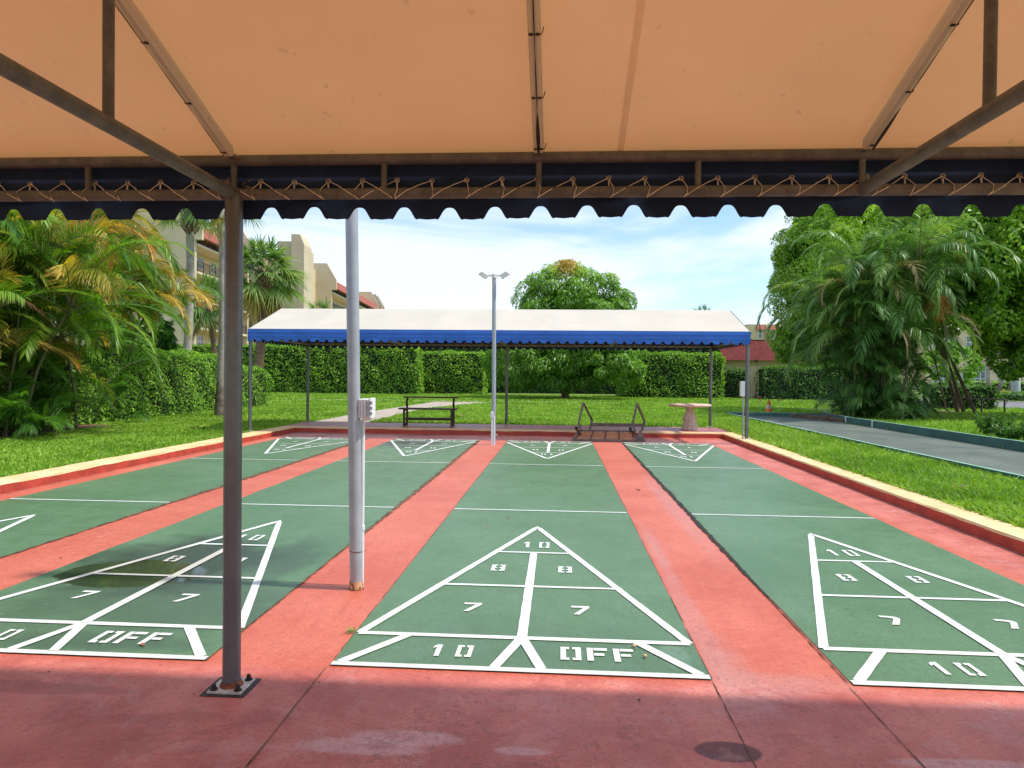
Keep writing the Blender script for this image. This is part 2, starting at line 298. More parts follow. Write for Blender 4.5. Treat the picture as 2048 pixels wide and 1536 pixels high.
MT['areca'] = foliage('areca leaflets', AR_COL, (1.4, 1.5, 0.4), 0.38, 0.4, 0.5, attr='tone')
MT['areca2'] = foliage('grey green areca leaflets', [(0.0, (0.05, 0.13, 0.025)), (0.35, (0.13, 0.27, 0.06)), (0.6, (0.26, 0.40, 0.09)), (0.8, (0.42, 0.36, 0.17)), (1.0, (0.36, 0.25, 0.16))], (1.3, 1.4, 0.6), 0.35, 0.42, 0.5, attr='tone')  # greyer leaf greens, the right clump's own colour
MT['sabal'] = foliage('fan palm leaves', [(0.0, (0.07, 0.16, 0.05)), (0.4, (0.17, 0.30, 0.08)), (0.7, (0.33, 0.42, 0.11)), (0.85, (0.46, 0.33, 0.10)), (1.0, (0.34, 0.20, 0.10))], (1.3, 1.4, 0.6), 0.33, 0.45, 0.4, attr='tone')
MT['shrub'] = foliage('small shrub leaves', [(0.0, (0.030, 0.085, 0.016)), (1.0, (0.10, 0.24, 0.04))], (1.3, 1.5, 0.6), 0.35, 0.5, 0.3, 0.2)
MT['fruit'] = simple('orange palm fruit strands', (0.55, 0.16, 0.03), 0.7, 0.3, 10)

# ------------------------------------------------------------------ object helpers
def tag(o, label=None, cat=None, group=None, kind=None):
    if label: o['label'] = label
    if cat: o['category'] = cat
    if group: o['group'] = group
    if kind: o['kind'] = kind
    return o
def thing(name, label, cat, loc=(0, 0, 0), group=None, rz=0):
    o = bpy.data.objects.new(name, None); C.collection.objects.link(o)
    o.location = loc; o.rotation_euler = (0, 0, rz); o.empty_display_size = 0.2
    PLOC[o.name] = (Vector(loc), rz)
    return tag(o, label, cat, group)
PLOC = {}
def link(o, parent):
    C.collection.objects.link(o)
    if parent is not None: o.parent = parent
    return o
def np_mesh(name, V, F, mat, parent=None, attrs=None, smooth=False, local=False):
    """V (n,3) array, F (m,k) array of faces. World coordinates unless local."""
    V = np.asarray(V, dtype=np.float32); F = np.asarray(F, dtype=np.int32)
    if parent is not None and not local:
        V = V - np.array(world_loc(parent), dtype=np.float32)
    me = bpy.data.meshes.new(name); k = F.shape[1]
    me.vertices.add(len(V)); me.vertices.foreach_set('co', V.ravel())
    me.loops.add(F.size); me.loops.foreach_set('vertex_index', F.ravel())
    me.polygons.add(len(F)); me.polygons.foreach_set('loop_start', np.arange(0, F.size, k, dtype=np.int32))
    me.update(calc_edges=True)
    if smooth: me.polygons.foreach_set('use_smooth', np.ones(len(F), dtype=bool))
    for a, d in (attrs or {}).items():
        at_ = me.attributes.new(a, 'FLOAT', 'POINT'); at_.data.foreach_set('value', np.asarray(d, dtype=np.float32))
    me.materials.append(mat)
    return link(bpy.data.objects.new(name, me), parent)
def world_loc(o):
    p = Vector((0, 0, 0))
    while o is not None: p = p + o.location; o = o.parent
    return p
class MB:
    def __init__(s): s.v = []; s.f = []; s.m = []; s.sm = []
    def add(s, vs, fs, mi=0, smooth=False):
        b = len(s.v); s.v += [tuple(v) for v in vs]; s.f += [tuple(b+i for i in f) for f in fs]; s.m += [mi]*len(fs); s.sm += [smooth]*len(fs)
    def box(s, x0, x1, y0, y1, z0, z1, mi=0, T=None):
        vs = [Vector((x, y, z)) for z in (z0, z1) for x, y in ((x0, y0), (x1, y0), (x1, y1), (x0, y1))]
        if T: vs = [T @ v for v in vs]
        s.add(vs, [(0, 3, 2, 1), (4, 5, 6, 7), (0, 1, 5, 4), (1, 2, 6, 5), (2, 3, 7, 6), (3, 0, 4, 7)], mi)
    def bar(s, a, b, w, h, up=(0, 0, 1), mi=0, w2=None):
        a, b = Vector(a), Vector(b); t = (b-a).normalized(); u = Vector(up)
        sd = t.cross(u); sd = sd.normalized() if sd.length > 1e-4 else Vector((1, 0, 0)); u = sd.cross(t)
        vs = []
        for p in (a, b):
            for i, j in ((-1, -1), (1, -1), (1, 1), (-1, 1)): vs.append(p+sd*i*w/2+u*j*h/2)
        s.add(vs, [(0, 1, 2, 3), (7, 6, 5, 4), (0, 4, 5, 1), (1, 5, 6, 2), (2, 6, 7, 3), (3, 7, 4, 0)], mi)
    def tube(s, pts, r, n=12, mi=0, cap=True):
        pts = [Vector(p) for p in pts]; rs = r if isinstance(r, (list, tuple)) else [r]*len(pts)
        ref = Vector((0, 0, 1)); t0 = (pts[1]-pts[0]).normalized()
        if abs(t0.dot(ref)) > 0.95: ref = Vector((1, 0, 0))
        vs = []
        for i, p in enumerate(pts):
            t = (pts[min(i+1, len(pts)-1)]-pts[max(i-1, 0)]).normalized()
            a = t.cross(ref); a = a.normalized() if a.length > 1e-5 else Vector((0, 1, 0)); b = t.cross(a)
            for k in range(n): q = 2*math.pi*k/n; vs.append(p+(a*math.cos(q)+b*math.sin(q))*rs[i])
        fs = [(i*n+k, i*n+(k+1) % n, (i+1)*n+(k+1) % n, (i+1)*n+k) for i in range(len(pts)-1) for k in range(n)]
        s.add(vs, fs, mi, True)
        if cap:
            m = len(pts)-1
            s.add(vs[:n], [tuple(range(n))[::-1]], mi); s.add(vs[m*n:], [tuple(range(n))], mi)
    def lathe(s, prof, c, n=24, mi=0, sm=True, sq=None):
        c = Vector(c); vs = []
        for r, z in prof:
            for k in range(n): q = 2*math.pi*k/n; vs.append(c+Vector((r*math.cos(q), r*math.sin(q), z)))
        fs = [(i*n+k, i*n+(k+1) % n, (i+1)*n+(k+1) % n, (i+1)*n+k) for i in range(len(prof)-1) for k in range(n)]
        s.add(vs, fs, mi, sm)
        s.add(vs[:n], [tuple(range(n))[::-1]], mi); s.add(vs[-n:], [tuple(range(n))], mi)
    def prism(s, poly, a, b, mi=0):
        """poly: list of 3d points, extruded from offset a to offset b (vectors)"""
        a, b = Vector(a), Vector(b); n = len(poly)
        vs = [Vector(p)+a for p in poly]+[Vector(p)+b for p in poly]
        s.add(vs, [tuple(range(n))[::-1], tuple(range(n, 2*n))]+[(i, (i+1) % n, n+(i+1) % n, n+i) for i in range(n)], mi)
    def quad(s, a, b, c, d, mi=0): s.add([a, b, c, d], [(0, 1, 2, 3)], mi)
    def build(s, name, mats, parent=None, bevel=0):
        if not isinstance(mats, (list, tuple)): mats = [mats]
        off = world_loc(parent) if parent is not None else Vector((0, 0, 0))
        me = bpy.data.meshes.new(name); me.from_pydata([(v[0]-off.x, v[1]-off.y, v[2]-off.z) for v in s.v], [], s.f)
        for m in mats: me.materials.append(m)
        me.polygons.foreach_set('material_index', s.m); me.polygons.foreach_set('use_smooth', s.sm); me.update()
        o = link(bpy.data.objects.new(name, me), parent)
        if bevel:
            b = o.modifiers.new('bevel', 'BEVEL'); b.width = bevel; b.segments = 2; b.limit_method = 'ANGLE'
        return o
def struct(o): o['kind'] = 'structure'; return o

# ------------------------------------------------------------------ the ground and court floor
LX0, LX1, KY = -6.20, 4.00, 13.37         # inner faces of the kerbs, front of the far kerb
b = MB()
GX0, GX1, GY0, GY1, GB = -6.60, 4.32, -9.0, 15.32, 900
b.quad((-GB, -GB, .1), (GB, -GB, .1), (GB, GY0, .1), (-GB, GY0, .1)); b.quad((-GB, GY0, .1), (GX0, GY0, .1), (GX0, GY1, .1), (-GB, GY1, .1))
b.quad((GX1, GY0, .1), (GB, GY0, .1), (GB, GY1, .1), (GX1, GY1, .1)); b.quad((-GB, GY1, .1), (GB, GY1, .1), (GB, GB, .1), (-GB, GB, .1))
struct(b.build('ground', MT['ground']))
b = MB(); b.quad((LX0, -9, 0), (LX1, -9, 0), (LX1, KY+.02, 0), (LX0, KY+.02, 0)); struct(b.build('court_floor', MT['red']))
b = MB(); b.box(GX0, GX1, KY+.30, GY1, -0.05, .116); struct(b.build('platform', MT['platform']))

def edge_wave(y, ph): return 0.006*math.sin(y*3.1+ph)+0.004*math.sin(y*11.3+ph*2)
def kerb(name, label, pts_in, out_dir, wdt, y_list, top=0.12):
    """pts along y_list, inner face at x=pts_in, outer at +out_dir*wdt"""
    b = MB(); n = len(y_list); V = []
    rr = random.Random(len(label))
    for y in y_list:
        e = edge_wave(y, 1.0) + rr.uniform(-.003, .003); zz = top + rr.uniform(-.002, .002)
        V += [(pts_in, y, -0.03), (pts_in+out_dir*0.002, y, top-0.022+e*0.8), (pts_in+out_dir*0.012+out_dir*e, y, zz), (pts_in+out_dir*(wdt+e), y, zz-0.002), (pts_in+out_dir*(wdt+0.01), y, -0.03)]
    for i in range(n-1):
        for k in range(4):
            f = (i*5+k, i*5+k+1, (i+1)*5+k+1, (i+1)*5+k)
            if out_dir > 0: f = f[::-1]
            b.add([V[j] for j in f], [(0, 1, 2, 3)], 1 if k == 0 else 0)
    b.add(V[:5], [(0, 1, 2, 3, 4)], 0); b.add(V[-5:], [(4, 3, 2, 1, 0)], 0)
    o = b.build(name, [MT['kerb_top'], MT['kerb_red']])
    return tag(o, label, 'kerb')
ys = [(-9+0.15*i) for i in range(int((KY+9)/0.15)+1)]+[KY]
kerb('kerb', 'yellow topped kerb along the right side of the courts beside the thick grass', LX1, 1, 0.33, ys)
kerb('kerb', 'yellow topped kerb along the left side of the courts by the palm clump', LX0, -1, 0.40, ys)
b = MB(); xs = [GX0+0.15*i for i in range(int((GX1-GX0)/0.15)+1)]+[GX1]; V = []
for x in xs:
    e = edge_wave(x, 2.2); V += [(x, KY, -.03), (x, KY+.003, .095+e), (x, KY+.012, .121), (x, KY+.30, .121), (x, KY+.302, -.03)]
for i in range(len(xs)-1):
    for k in range(4):
        b.add([V[j] for j in (i*5+k, (i+1)*5+k, (i+1)*5+k+1, i*5+k+1)], [(0, 1, 2, 3)], 1 if k == 0 else 0)
tag(b.build('kerb', [MT['kerb_top'], MT['kerb_red']]), 'yellow edged step across the far end of the courts, in front of the benches', 'kerb')

# lanes
LANES = [(-5.87, -4.03, -4.94), (-3.40, -1.545, -2.47), (-0.915, 0.915, 0.0), (1.565, 3.42, 2.49)]
names = ['leftmost green shuffleboard lane', 'green lane with the puddle', 'middle green shuffleboard lane straight ahead', 'rightmost green shuffleboard lane']
def quadstrip(b, p, q, w, z):
    p, q = Vector((*p, 0)), Vector((*q, 0)); t = (q-p).normalized(); s = Vector((-t.y, t.x, 0))*w/2
    n = max(1, int((q-p).length/0.12)); rr = random.Random(int(p.x*100+q.y*7)); prev = None
    for i in range(n+1):
        c = p.lerp(q, i/n); wl = 1+rr.uniform(-.05, .05)
        cur = (c-s*wl+Vector((0, 0, z)), c+s*wl+Vector((0, 0, z)))
        if prev: b.add([prev[0], cur[0], cur[1], prev[1]], [(0, 1, 2, 3)])
        prev = cur
def R4(x0, y0, x1, y1): return [(x0, y0), (x1, y0), (x1, y1), (x0, y1)]
GLY = {'1': ([R4(.30, 0, .62, 1), [(.30, 1), (.30, .78), (.08, .66), (.08, .84)]], .8),
       '0': ([[(.0, .0), (.42, .0), (.42, .17), (.27, .17), (.27, .83), (.42, .83), (.42, 1), (.0, 1)], [(.58, .0), (1, 0), (1, 1), (.58, 1), (.58, .83), (.73, .83), (.73, .17), (.58, .17)]], 1.15),
       '8': ([[(.0, .0), (.42, .0), (.42, .16), (.27, .16), (.27, .42), (.42, .42), (.42, .58), (.27, .58), (.27, .84), (.42, .84), (.42, 1), (.0, 1)], [(.58, .0), (1, 0), (1, 1), (.58, 1), (.58, .84), (.73, .84), (.73, .58), (.58, .58), (.58, .42), (.73, .42), (.73, .16), (.58, .16)]], 1.15),
       '7': ([[(.0, 1), (.0, .80), (.68, .80), (.10, .0), (.42, .0), (1, .80), (1, 1)]], 1.1),
       'L': ([[(.0, 1.0), (.02, .82), (.50, .76), (.62, .66), (.12, .0), (.50, .0), (1.0, .70), (.86, .90), (.50, .97)]], 1.1),
       'F': ([R4(0, 0, .30, 1), R4(.34, .80, 1, 1), R4(.34, .40, .84, .58)], 1.15)}
def text(b, s, cx, cy, h, wdt, sp, z, flip):
    n = len(s); tot = n*wdt+(n-1)*sp; x = cx-tot/2; k = -1 if flip else 1
    for ch in s:
        if ch in GLY:
            for poly in GLY[ch][0]:
                pts = []
                for (px, py) in poly:
                    X = x+px*wdt-cx; Y = (py-.5)*h; pts.append((cx+k*X, cy+k*Y, z))
                b.add(pts, [tuple(range(len(pts)))])
        x += wdt+sp
def lane_marks(cx, hw, parent, seven):
    for flip in (0, 1):
        Y = (lambda y: 11.89-y) if flip else (lambda y: y); k = -1 if flip else 1
        X = lambda x: cx+k*x
        z = 0.0082; b = MB(); P = lambda x, y: (X(x), Y(y))
        e = hw-.02
        quadstrip(b, P(-hw+.002, .018), P(hw-.002, .018), .046, z)
        quadstrip(b, P(-e, .43), P(e, .43), .046, z+.0003)
        quadstrip(b, P(-.60, 1.365), P(.62, 1.365), .036, z+.0003)
        quadstrip(b, P(-.29, 2.272), P(.29, 2.272), .034, z+.0003)
        for s_ in (-1, 1):
            quadstrip(b, P(s_*(e-.005), .43), P(s_*.012, 3.18), .050, z+.0006)
            quadstrip(b, P(s_*.61, .43), P(s_*(e-.02), .035), .052, z+.0009)
            quadstrip(b, P(s_*.005, .42), P(s_*.115, .035), .052, z+.0012+.0003*s_)
        quadstrip(b, P(0, .43), P(0, 2.272), .056, z+.0018)
        quadstrip(b, P(-e-.01, 4.03), P(e+.01, 4.03), .034, z)
        b.add([(X(0), Y(3.245), z+.0021), (X(-.036), Y(3.165), z+.0021), (X(.036), Y(3.165), z+.0021)], [(0, 1, 2)])
        b.build('painted_scoring_triangle', MT['white'], parent)
        g = MB(); sv = seven
        text(g, '10', X(-.35), Y(.222), .15, .082, .05, z+.0004, flip)
        text(g, 'OFF'.replace('O', '0'), X(.395), Y(.24), .165, .105, .03, z+.0004, flip)
        for s_ in (-1, 1):
            text(g, sv, X(s_*.33), Y(.91), .155, .11, 0, z+.0004, flip)
            text(g, '8', X(s_*.245), Y(1.80), .16, .10, 0, z+.0004, flip)
        text(g, '10', X(.01), Y(2.53), .19, .085, .05, z+.0004, flip)
        g.build('painted_numbers', MT['white'], parent)
for i, (x0, x1, cx) in enumerate(LANES):
    b = MB(); n = 24
    rr = random.Random(i)
    prev = None
    for k in range(n+1):
        y = -.003+(11.90)*k/n; j = (rr.uniform(-.006, .006), rr.uniform(-.006, .006))
        cur = ((x0+j[0], y, .004), (x1+j[1], y, .004))
        if prev: b.add([prev[0], prev[1], cur[1], cur[0]], [(0, 1, 2, 3)])
        prev = cur
    lo = b.build('shuffleboard_lane', MT['green']); struct(lo)
    lane_marks(cx, (x1-x0)/2, lo, 'L' if i == 3 else '7')
# joints between lanes and strips, plus one painted step shade
def joint(name, pts, mat, z=.0065, seed=1, base=0):
    b = MB(); rr = random.Random(seed); prev = None
    for (x, y, w_) in pts_dense(pts, 0.05):
        a = rr.uniform(-.3, .3)*w_+rr.uniform(-.002, .002); c = rr.uniform(-.3, .3)*w_
        cur = ((x-w_/2+a, y, z), (x+w_/2+c, y, z))
        if prev: b.add([prev[0], prev[1], cur[1], cur[0]], [(0, 1, 2, 3)])
        prev = cur
    return struct(b.build(name, mat))
def pts_dense(pts, st):
    o = []
    for (x0, y0, w0), (x1, y1, w1) in zip(pts[:-1], pts[1:]):
        n = max(1, int(math.hypot(x1-x0, y1-y0)/st))
        for i in range(n): t = i/n; o.append((x0+(x1-x0)*t, y0+(y1-y0)*t, w0+(w1-w0)*t))
    o.append(pts[-1]); return o
joint('slab_joint_or_shade', [(1.545, 0, .006), (1.548, 1.2, .008), (1.548, 2.2, .03), (1.55, 3.5, .045), (1.55, 8, .05), (1.555, 11.8, .03)], MT['gap'], seed=2)  # dark strip painted for the shaded step face, laid along the joint
joint('slab_joint_or_shade', [(-1.538, 0, .008), (-1.54, 2, .018), (-1.53, 5, .05), (-1.535, 11.8, .07)], MT['joint'], seed=3)
joint('slab_joint_or_shade', [(-4.02, 0, .010), (-4.02, 2.5, .025), (-4.01, 5, .07), (-4.0, 11.8, .08)], MT['joint'], seed=4)
joint('slab_joint_or_shade', [(-.917, -0.0, .004), (-.918, 5, .006), (-.918, 11.8, .006)], MT['joint'], seed=5)
joint('slab_joint_or_shade', [(.918, 0, .004), (.918, 11.8, .004)], MT['joint'], seed=6)
for x in (-.918, .925, 1.545): joint('slab_joint_or_shade', [(x, -8.9, .006), (x-.008, -.02, .004)], MT['joint'], z=.0042, seed=int(x*10)+30)

# ------------------------------------------------------------------ canopies
CX = [-6.75, -1.28, 4.19]
def canopy(y0, s, zf, zb, name, label, near):
    CX = [-6.75, -1.28, 4.19] if near else [-6.69, -1.215, 4.19]
    D = 3.62; T = thing(name, label, 'canopy', (-1.28, y0, zf))
    zL, zU, zF = 2.224, 2.375, 2.404; ym = y0+s*D/2; yb = y0+s*D; zr = zF+.345*D/2
    for x in CX:
        for y, zg in ((y0, zf), (yb, zb)):
            b = MB(); b.tube([(x, y, zg+.008), (x, y, zL)], .0395, 24 if near else 14)
            p = b.build('post', MT['steel'] if (near or y == y0) else MT['steel'], T)
            q = MB(); q.box(x-.078, x+.078, y-.078, y+.078, zg+.002, zg+.012); bp = q.build('base_plate', MT['plate'], p, 0.002)
            if near and y == y0 and x == CX[1]:
                for dx in (-.055, .055):
                    for dy in (-.055, .055):
                        q = MB(); q.lathe([(.017, .0), (.017, .005)], (x+dx, y+dy, zg+.012), 16); q.lathe([(.011, .0), (.0105, .016), (.007, .021)], (x+dx, y+dy, zg+.017), 6, sm=False)
                        q.build('bolt', MT['dark'], p)
                q = MB(); q.lathe([(.052, 0), (.046, .012), (.041, .022)], (x, y, zg+.0121), 20); q.build('weld_collar', MT['rust'], p)
    for nm, z in (('lower_rail', zL), ('upper_rail', zU)):
        for y in (y0, yb):
            b = MB(); b.tube([(CX[0], y, z), (CX[2], y, z)], .025, 16); b.build(nm, MT['pipe'], T)
    b = MB(); b.tube([(CX[0], ym, zr-.028), (CX[2], ym, zr-.028)], .025, 12); b.build('ridge_pipe', MT['pipe'], T)
    for y in (y0, yb):
        k = 0; x = CX[0]
        while x <= CX[2]+.01:
            b = MB(); b.tube([(x, y, zL+.02), (x, y, zU-.02)], .014, 10, cap=False); b.build('strut', MT['pipe'], T); x += .68375
    for i in range(5):
        x = CX[0]+i*2.735
        b = MB(); b.tube([(x, y0, zL), (x, yb, zL)], .0265, 16); b.build('tie_beam', MT['pipe'], T)
        for yy in (y0+s*.885, yb-s*.885):
            b = MB(); b.tube([(x, yy, zL), (x, yy, zF+.345*.885-.04)], .018, 12); b.build('king_post', MT['pipe'], T)
    nr = 9
    for i in range(nr):
        x = CX[0]+i*1.3675
        for (ya, yc) in ((y0, ym), (yb, ym)):
            b = MB(); b.tube([(x, ya, zU), (x, yc, zr-.03)], .009 if near else .017, 10); rf = b.build('rafter', MT['pipe'], T)
            if not near: continue
            sg = 1 if yc > ya else -1; sl_ = .345
            # canvas pocket wrapped round the rafter pipe
            q = MB(); n = 14; prev = None
            mid = (i == 5)
            side = -1 if i <= 4 else 1
            for k in range(n+1):
                t = .03+.95*k/n; y = ya+(yc-ya)*t; z = zF+sl_*abs(y-ya)-.004
                hw, dp = (.022, .040)
                row = [Vector((x-hw, y, z)), Vector((x-hw, y, z-dp+.006)), Vector((x-hw+.006, y, z-dp)), Vector((x+hw-.006, y, z-dp)), Vector((x+hw, y, z-dp+.006)), Vector((x+hw, y, z))]
                if prev:
                    for a_ in range(5): q.add([prev[a_], prev[a_+1], row[a_+1], row[a_]], [(0, 1, 2, 3)])
                prev = row
            q.build('pocket', MT['sleeve'], rf)
            g = MB()
            # narrow open slit showing the dark pipe inside
            prev = None
            for k in range(49):
                t = .03+.93*k/48; y = ya+(yc-ya)*t; z = zF+sl_*abs(y-ya)-.004-.0405
                u_ = (t*1.81/.30) % 1.0; w_ = .0008+(.0016 if (t > .17 or i <= 4) else .007)*abs(math.sin(math.pi*u_))
                if mid: cxs = x
                else: cxs = x+side*(.0195)
                cur = (Vector((cxs-w_, y, z)), Vector((cxs+w_, y, z)))
                if prev: g.add([prev[0], prev[1], cur[1], cur[0]], [(0, 1, 2, 3)])
                prev = cur
            g.build('slit', MT['dark'], rf)
            for k in range(6):
                t = .045+.162*k; y = ya+(yc-ya)*t; z = zF+sl_*abs(y-ya)-.0475
                for xo in ((-.012, .012) if mid else (0.006*side,)):
                    g = MB(); g.lathe([(.0085, 0), (.0085, .003)], (x+xo, y, z), 12)
                    g.tube([(x+xo, y, z), (x+side*.026, y+.004, z+.004), (x+side*.032, y+.01, z+.03)], .0018, 6)
                    g.build('eyelet', MT['dark'], rf)
    # roof cloth with a little sag between the rafters
    nx, ny = 72, 20; X = np.linspace(CX[0]-.03, CX[2]+.03, nx*2+1); S = np.linspace(0, 1, ny+1)
    V = []; 
    for t in np.linspace(-1, 1, 2*ny+1):
        y = ym+s*0+(t*(D/2+.034)); base = zF+.345*(D/2+.0)*(1-abs(t))
        sag = (.012 if near else .03)*np.sin(np.pi*((X-CX[0])/1.3675 % 1.0))*math.sin(math.pi*abs(t))
        V.append(np.stack([X, np.full_like(X, y), base-sag], 1))
    V = np.concatenate(V); W = len(X); F = []
    ii, jj = np.meshgrid(np.arange(2*ny), np.arange(W-1), indexing='ij'); a = (ii*W+jj).ravel()
    F = np.stack([a, a+1, a+W+1, a+W], 1)
    np_mesh('roof_canvas', V, F, MT['canvas'], T, smooth=True)
    # welded seams of the cloth
    for xs_ in ((CX[0]+.9, .43, 2.9) if not near else (.43-1.8*3, .43-1.8*2, -1.3675, .43-1.8+.3, .43, .43+1.8)):
        pass
    if near:
        for xs_ in (-5.0, -3.2, 0.44, 2.25):
            q = MB()
            for t0 in (-1, 1):
                prev = None
                for k in range(13):
                    t = 1-k/12; y = ym+t0*t*(D/2+.03); z = zF+.345*D/2*(1-t)-.0035-.012*math.sin(math.pi*((xs_-CX[0])/1.3675 % 1))*math.sin(math.pi*t)
                    cur = (Vector((xs_-.014, y, z)), Vector((xs_+.014, y, z)))
                    if prev: q.add([prev[0], prev[1], cur[1], cur[0]], [(0, 1, 2, 3)])
                    prev = cur
            q.build('seam', MT['seam'], T)
    # valances: front, back and the two ends. outer blue cloth and dark lining
    def scallop(pitch, ph, q):
        u_ = ((q-ph)/pitch) % 1.0; d_ = min(u_, 1-u_)         # 0 = centre of the notch
        k_ = min(d_/.27, 1); k_ = k_**1.6; return 2.121+.006*max(0, (d_-.29)/.21 if False else math.cos(min(1, (.5-d_)/.21)*math.pi/2)*0)+.054*(1-k_*k_*(3-2*k_))+.005*(1-min(1, (.5-d_)/.24)) *0 + .002*math.sin(q*2.7)+.004*max(0, ((.5-d_)/.21 if d_ > .29 else 0))
    def val(p0, p1, out_v, ph):
        p0, p1, out_v = Vector(p0), Vector(p1), Vector(out_v); Lg = (p1-p0).length; n = int(Lg/.0085)
        if not near: n = int(Lg/.02)
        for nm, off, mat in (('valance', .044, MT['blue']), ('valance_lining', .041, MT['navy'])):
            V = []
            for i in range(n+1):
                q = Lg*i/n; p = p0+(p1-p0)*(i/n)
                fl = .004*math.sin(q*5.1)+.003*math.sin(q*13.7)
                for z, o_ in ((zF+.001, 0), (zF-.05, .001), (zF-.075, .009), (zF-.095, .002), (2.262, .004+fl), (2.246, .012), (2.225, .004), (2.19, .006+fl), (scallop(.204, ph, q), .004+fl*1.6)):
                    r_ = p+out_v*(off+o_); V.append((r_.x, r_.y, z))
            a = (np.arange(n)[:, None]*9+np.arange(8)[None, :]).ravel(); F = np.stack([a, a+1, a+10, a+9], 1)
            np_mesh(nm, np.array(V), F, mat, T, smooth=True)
    e = .0
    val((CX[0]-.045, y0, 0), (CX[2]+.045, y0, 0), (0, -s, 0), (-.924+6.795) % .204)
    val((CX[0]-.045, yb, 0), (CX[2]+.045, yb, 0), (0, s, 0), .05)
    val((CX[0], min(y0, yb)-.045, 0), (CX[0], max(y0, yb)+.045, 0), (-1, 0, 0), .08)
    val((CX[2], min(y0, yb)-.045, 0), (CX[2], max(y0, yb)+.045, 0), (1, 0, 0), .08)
    # lacing cord round the lower rail
    sides = [(y0, -s)] if near else [(y0, -s), (yb, s)]
    for yr, o_ in sides:
        q = MB(); k = 0; x = CX[0]+.1; yv = yr+o_*.036; inn = -o_
        rr = random.Random(5)
        while x < CX[2]-.02:
            mir = 1 if x < -.6 else -1
            zz = 2.290+rr.uniform(-.003, .003); rj = rr.uniform(-.008, .008)
            g0 = Vector((x, yv, zz)); yi = yr+inn*.029
            q.tube([g0, (x-mir*.006, yr+o_*.010, 2.270), (x-mir*.016, yi, 2.236), (x-mir*(.012+rj), yi, 2.21), (x-mir*.004, yr+inn*.012, 2.196)], .0018, 6)
            q.tube([g0+Vector((0, 0, .002)), (x+mir*.05, yr+o_*.006, 2.262+rj*.3), (x+mir*.10, yi-inn*.0, 2.228+rj*.3), (x+mir*(.148), yr+inn*.022, 2.199)], .0018, 6)
            if near:
                g = MB(); m_ = 16
                ring = []
                for a_ in range(m_+1):
                    t = 2*math.pi*a_/m_; ring.append((x+.0095*math.cos(t), yv-o_*.0+inn*.002, zz+.0095*math.sin(t)))
                g.tube(ring, .0032, 6, cap=False); g.build('grommet', MT['ring'], T)
                if rr.random() < .8: q.tube([(x, yv+inn*.004, zz-.012), (x+.001, yv+inn*.006, zz-.034)], .0035, 6)
            x += .1565
        q.build('lacing_cord', MT['rope'], T)
    if near:
        # dried insect nests and grime gathered on the joint above the front post
        q = MB(); rr = random.Random(3)
        for _ in range(60):
            a = Vector((CX[1]+rr.gauss(0, .05), y0+rr.gauss(0, .025), 2.245+rr.gauss(0, .015))); d_ = Vector((rr.gauss(0, .02), rr.gauss(0, .012), rr.gauss(0, .010)))
            q.tube([a, a+d_], .0022, 5)
        for _ in range(26):
            a = Vector((CX[1]+rr.gauss(0, .016), y0+rr.gauss(0, .015), 2.368+rr.gauss(0, .018))); d_ = Vector((rr.gauss(0, .012), rr.gauss(0, .012), rr.gauss(0, .010)))
            q.tube([a, a+d_], .002, 5)
        q.build('nest_debris', MT['twig'], T)
    return T
near_canopy = canopy(-.27, -1, 0, 0, 'shade_canopy', 'near canopy overhead with orange lit underside, dark scalloped valance and lacing cord', True)
far_canopy = canopy(11.95, 1, .12, .116, 'shade_canopy', 'far white roofed canopy with royal blue scalloped valance, over the benches', False)
b = MB(); b.box(CX[1]-.10, CX[1]+.10, -.27-.10, -.27+.095, .0005, .003); tag(b.build('sealant_patch', MT['dark']), 'dark sealant square on the red floor under the near canopy post plate', 'sealant patch')

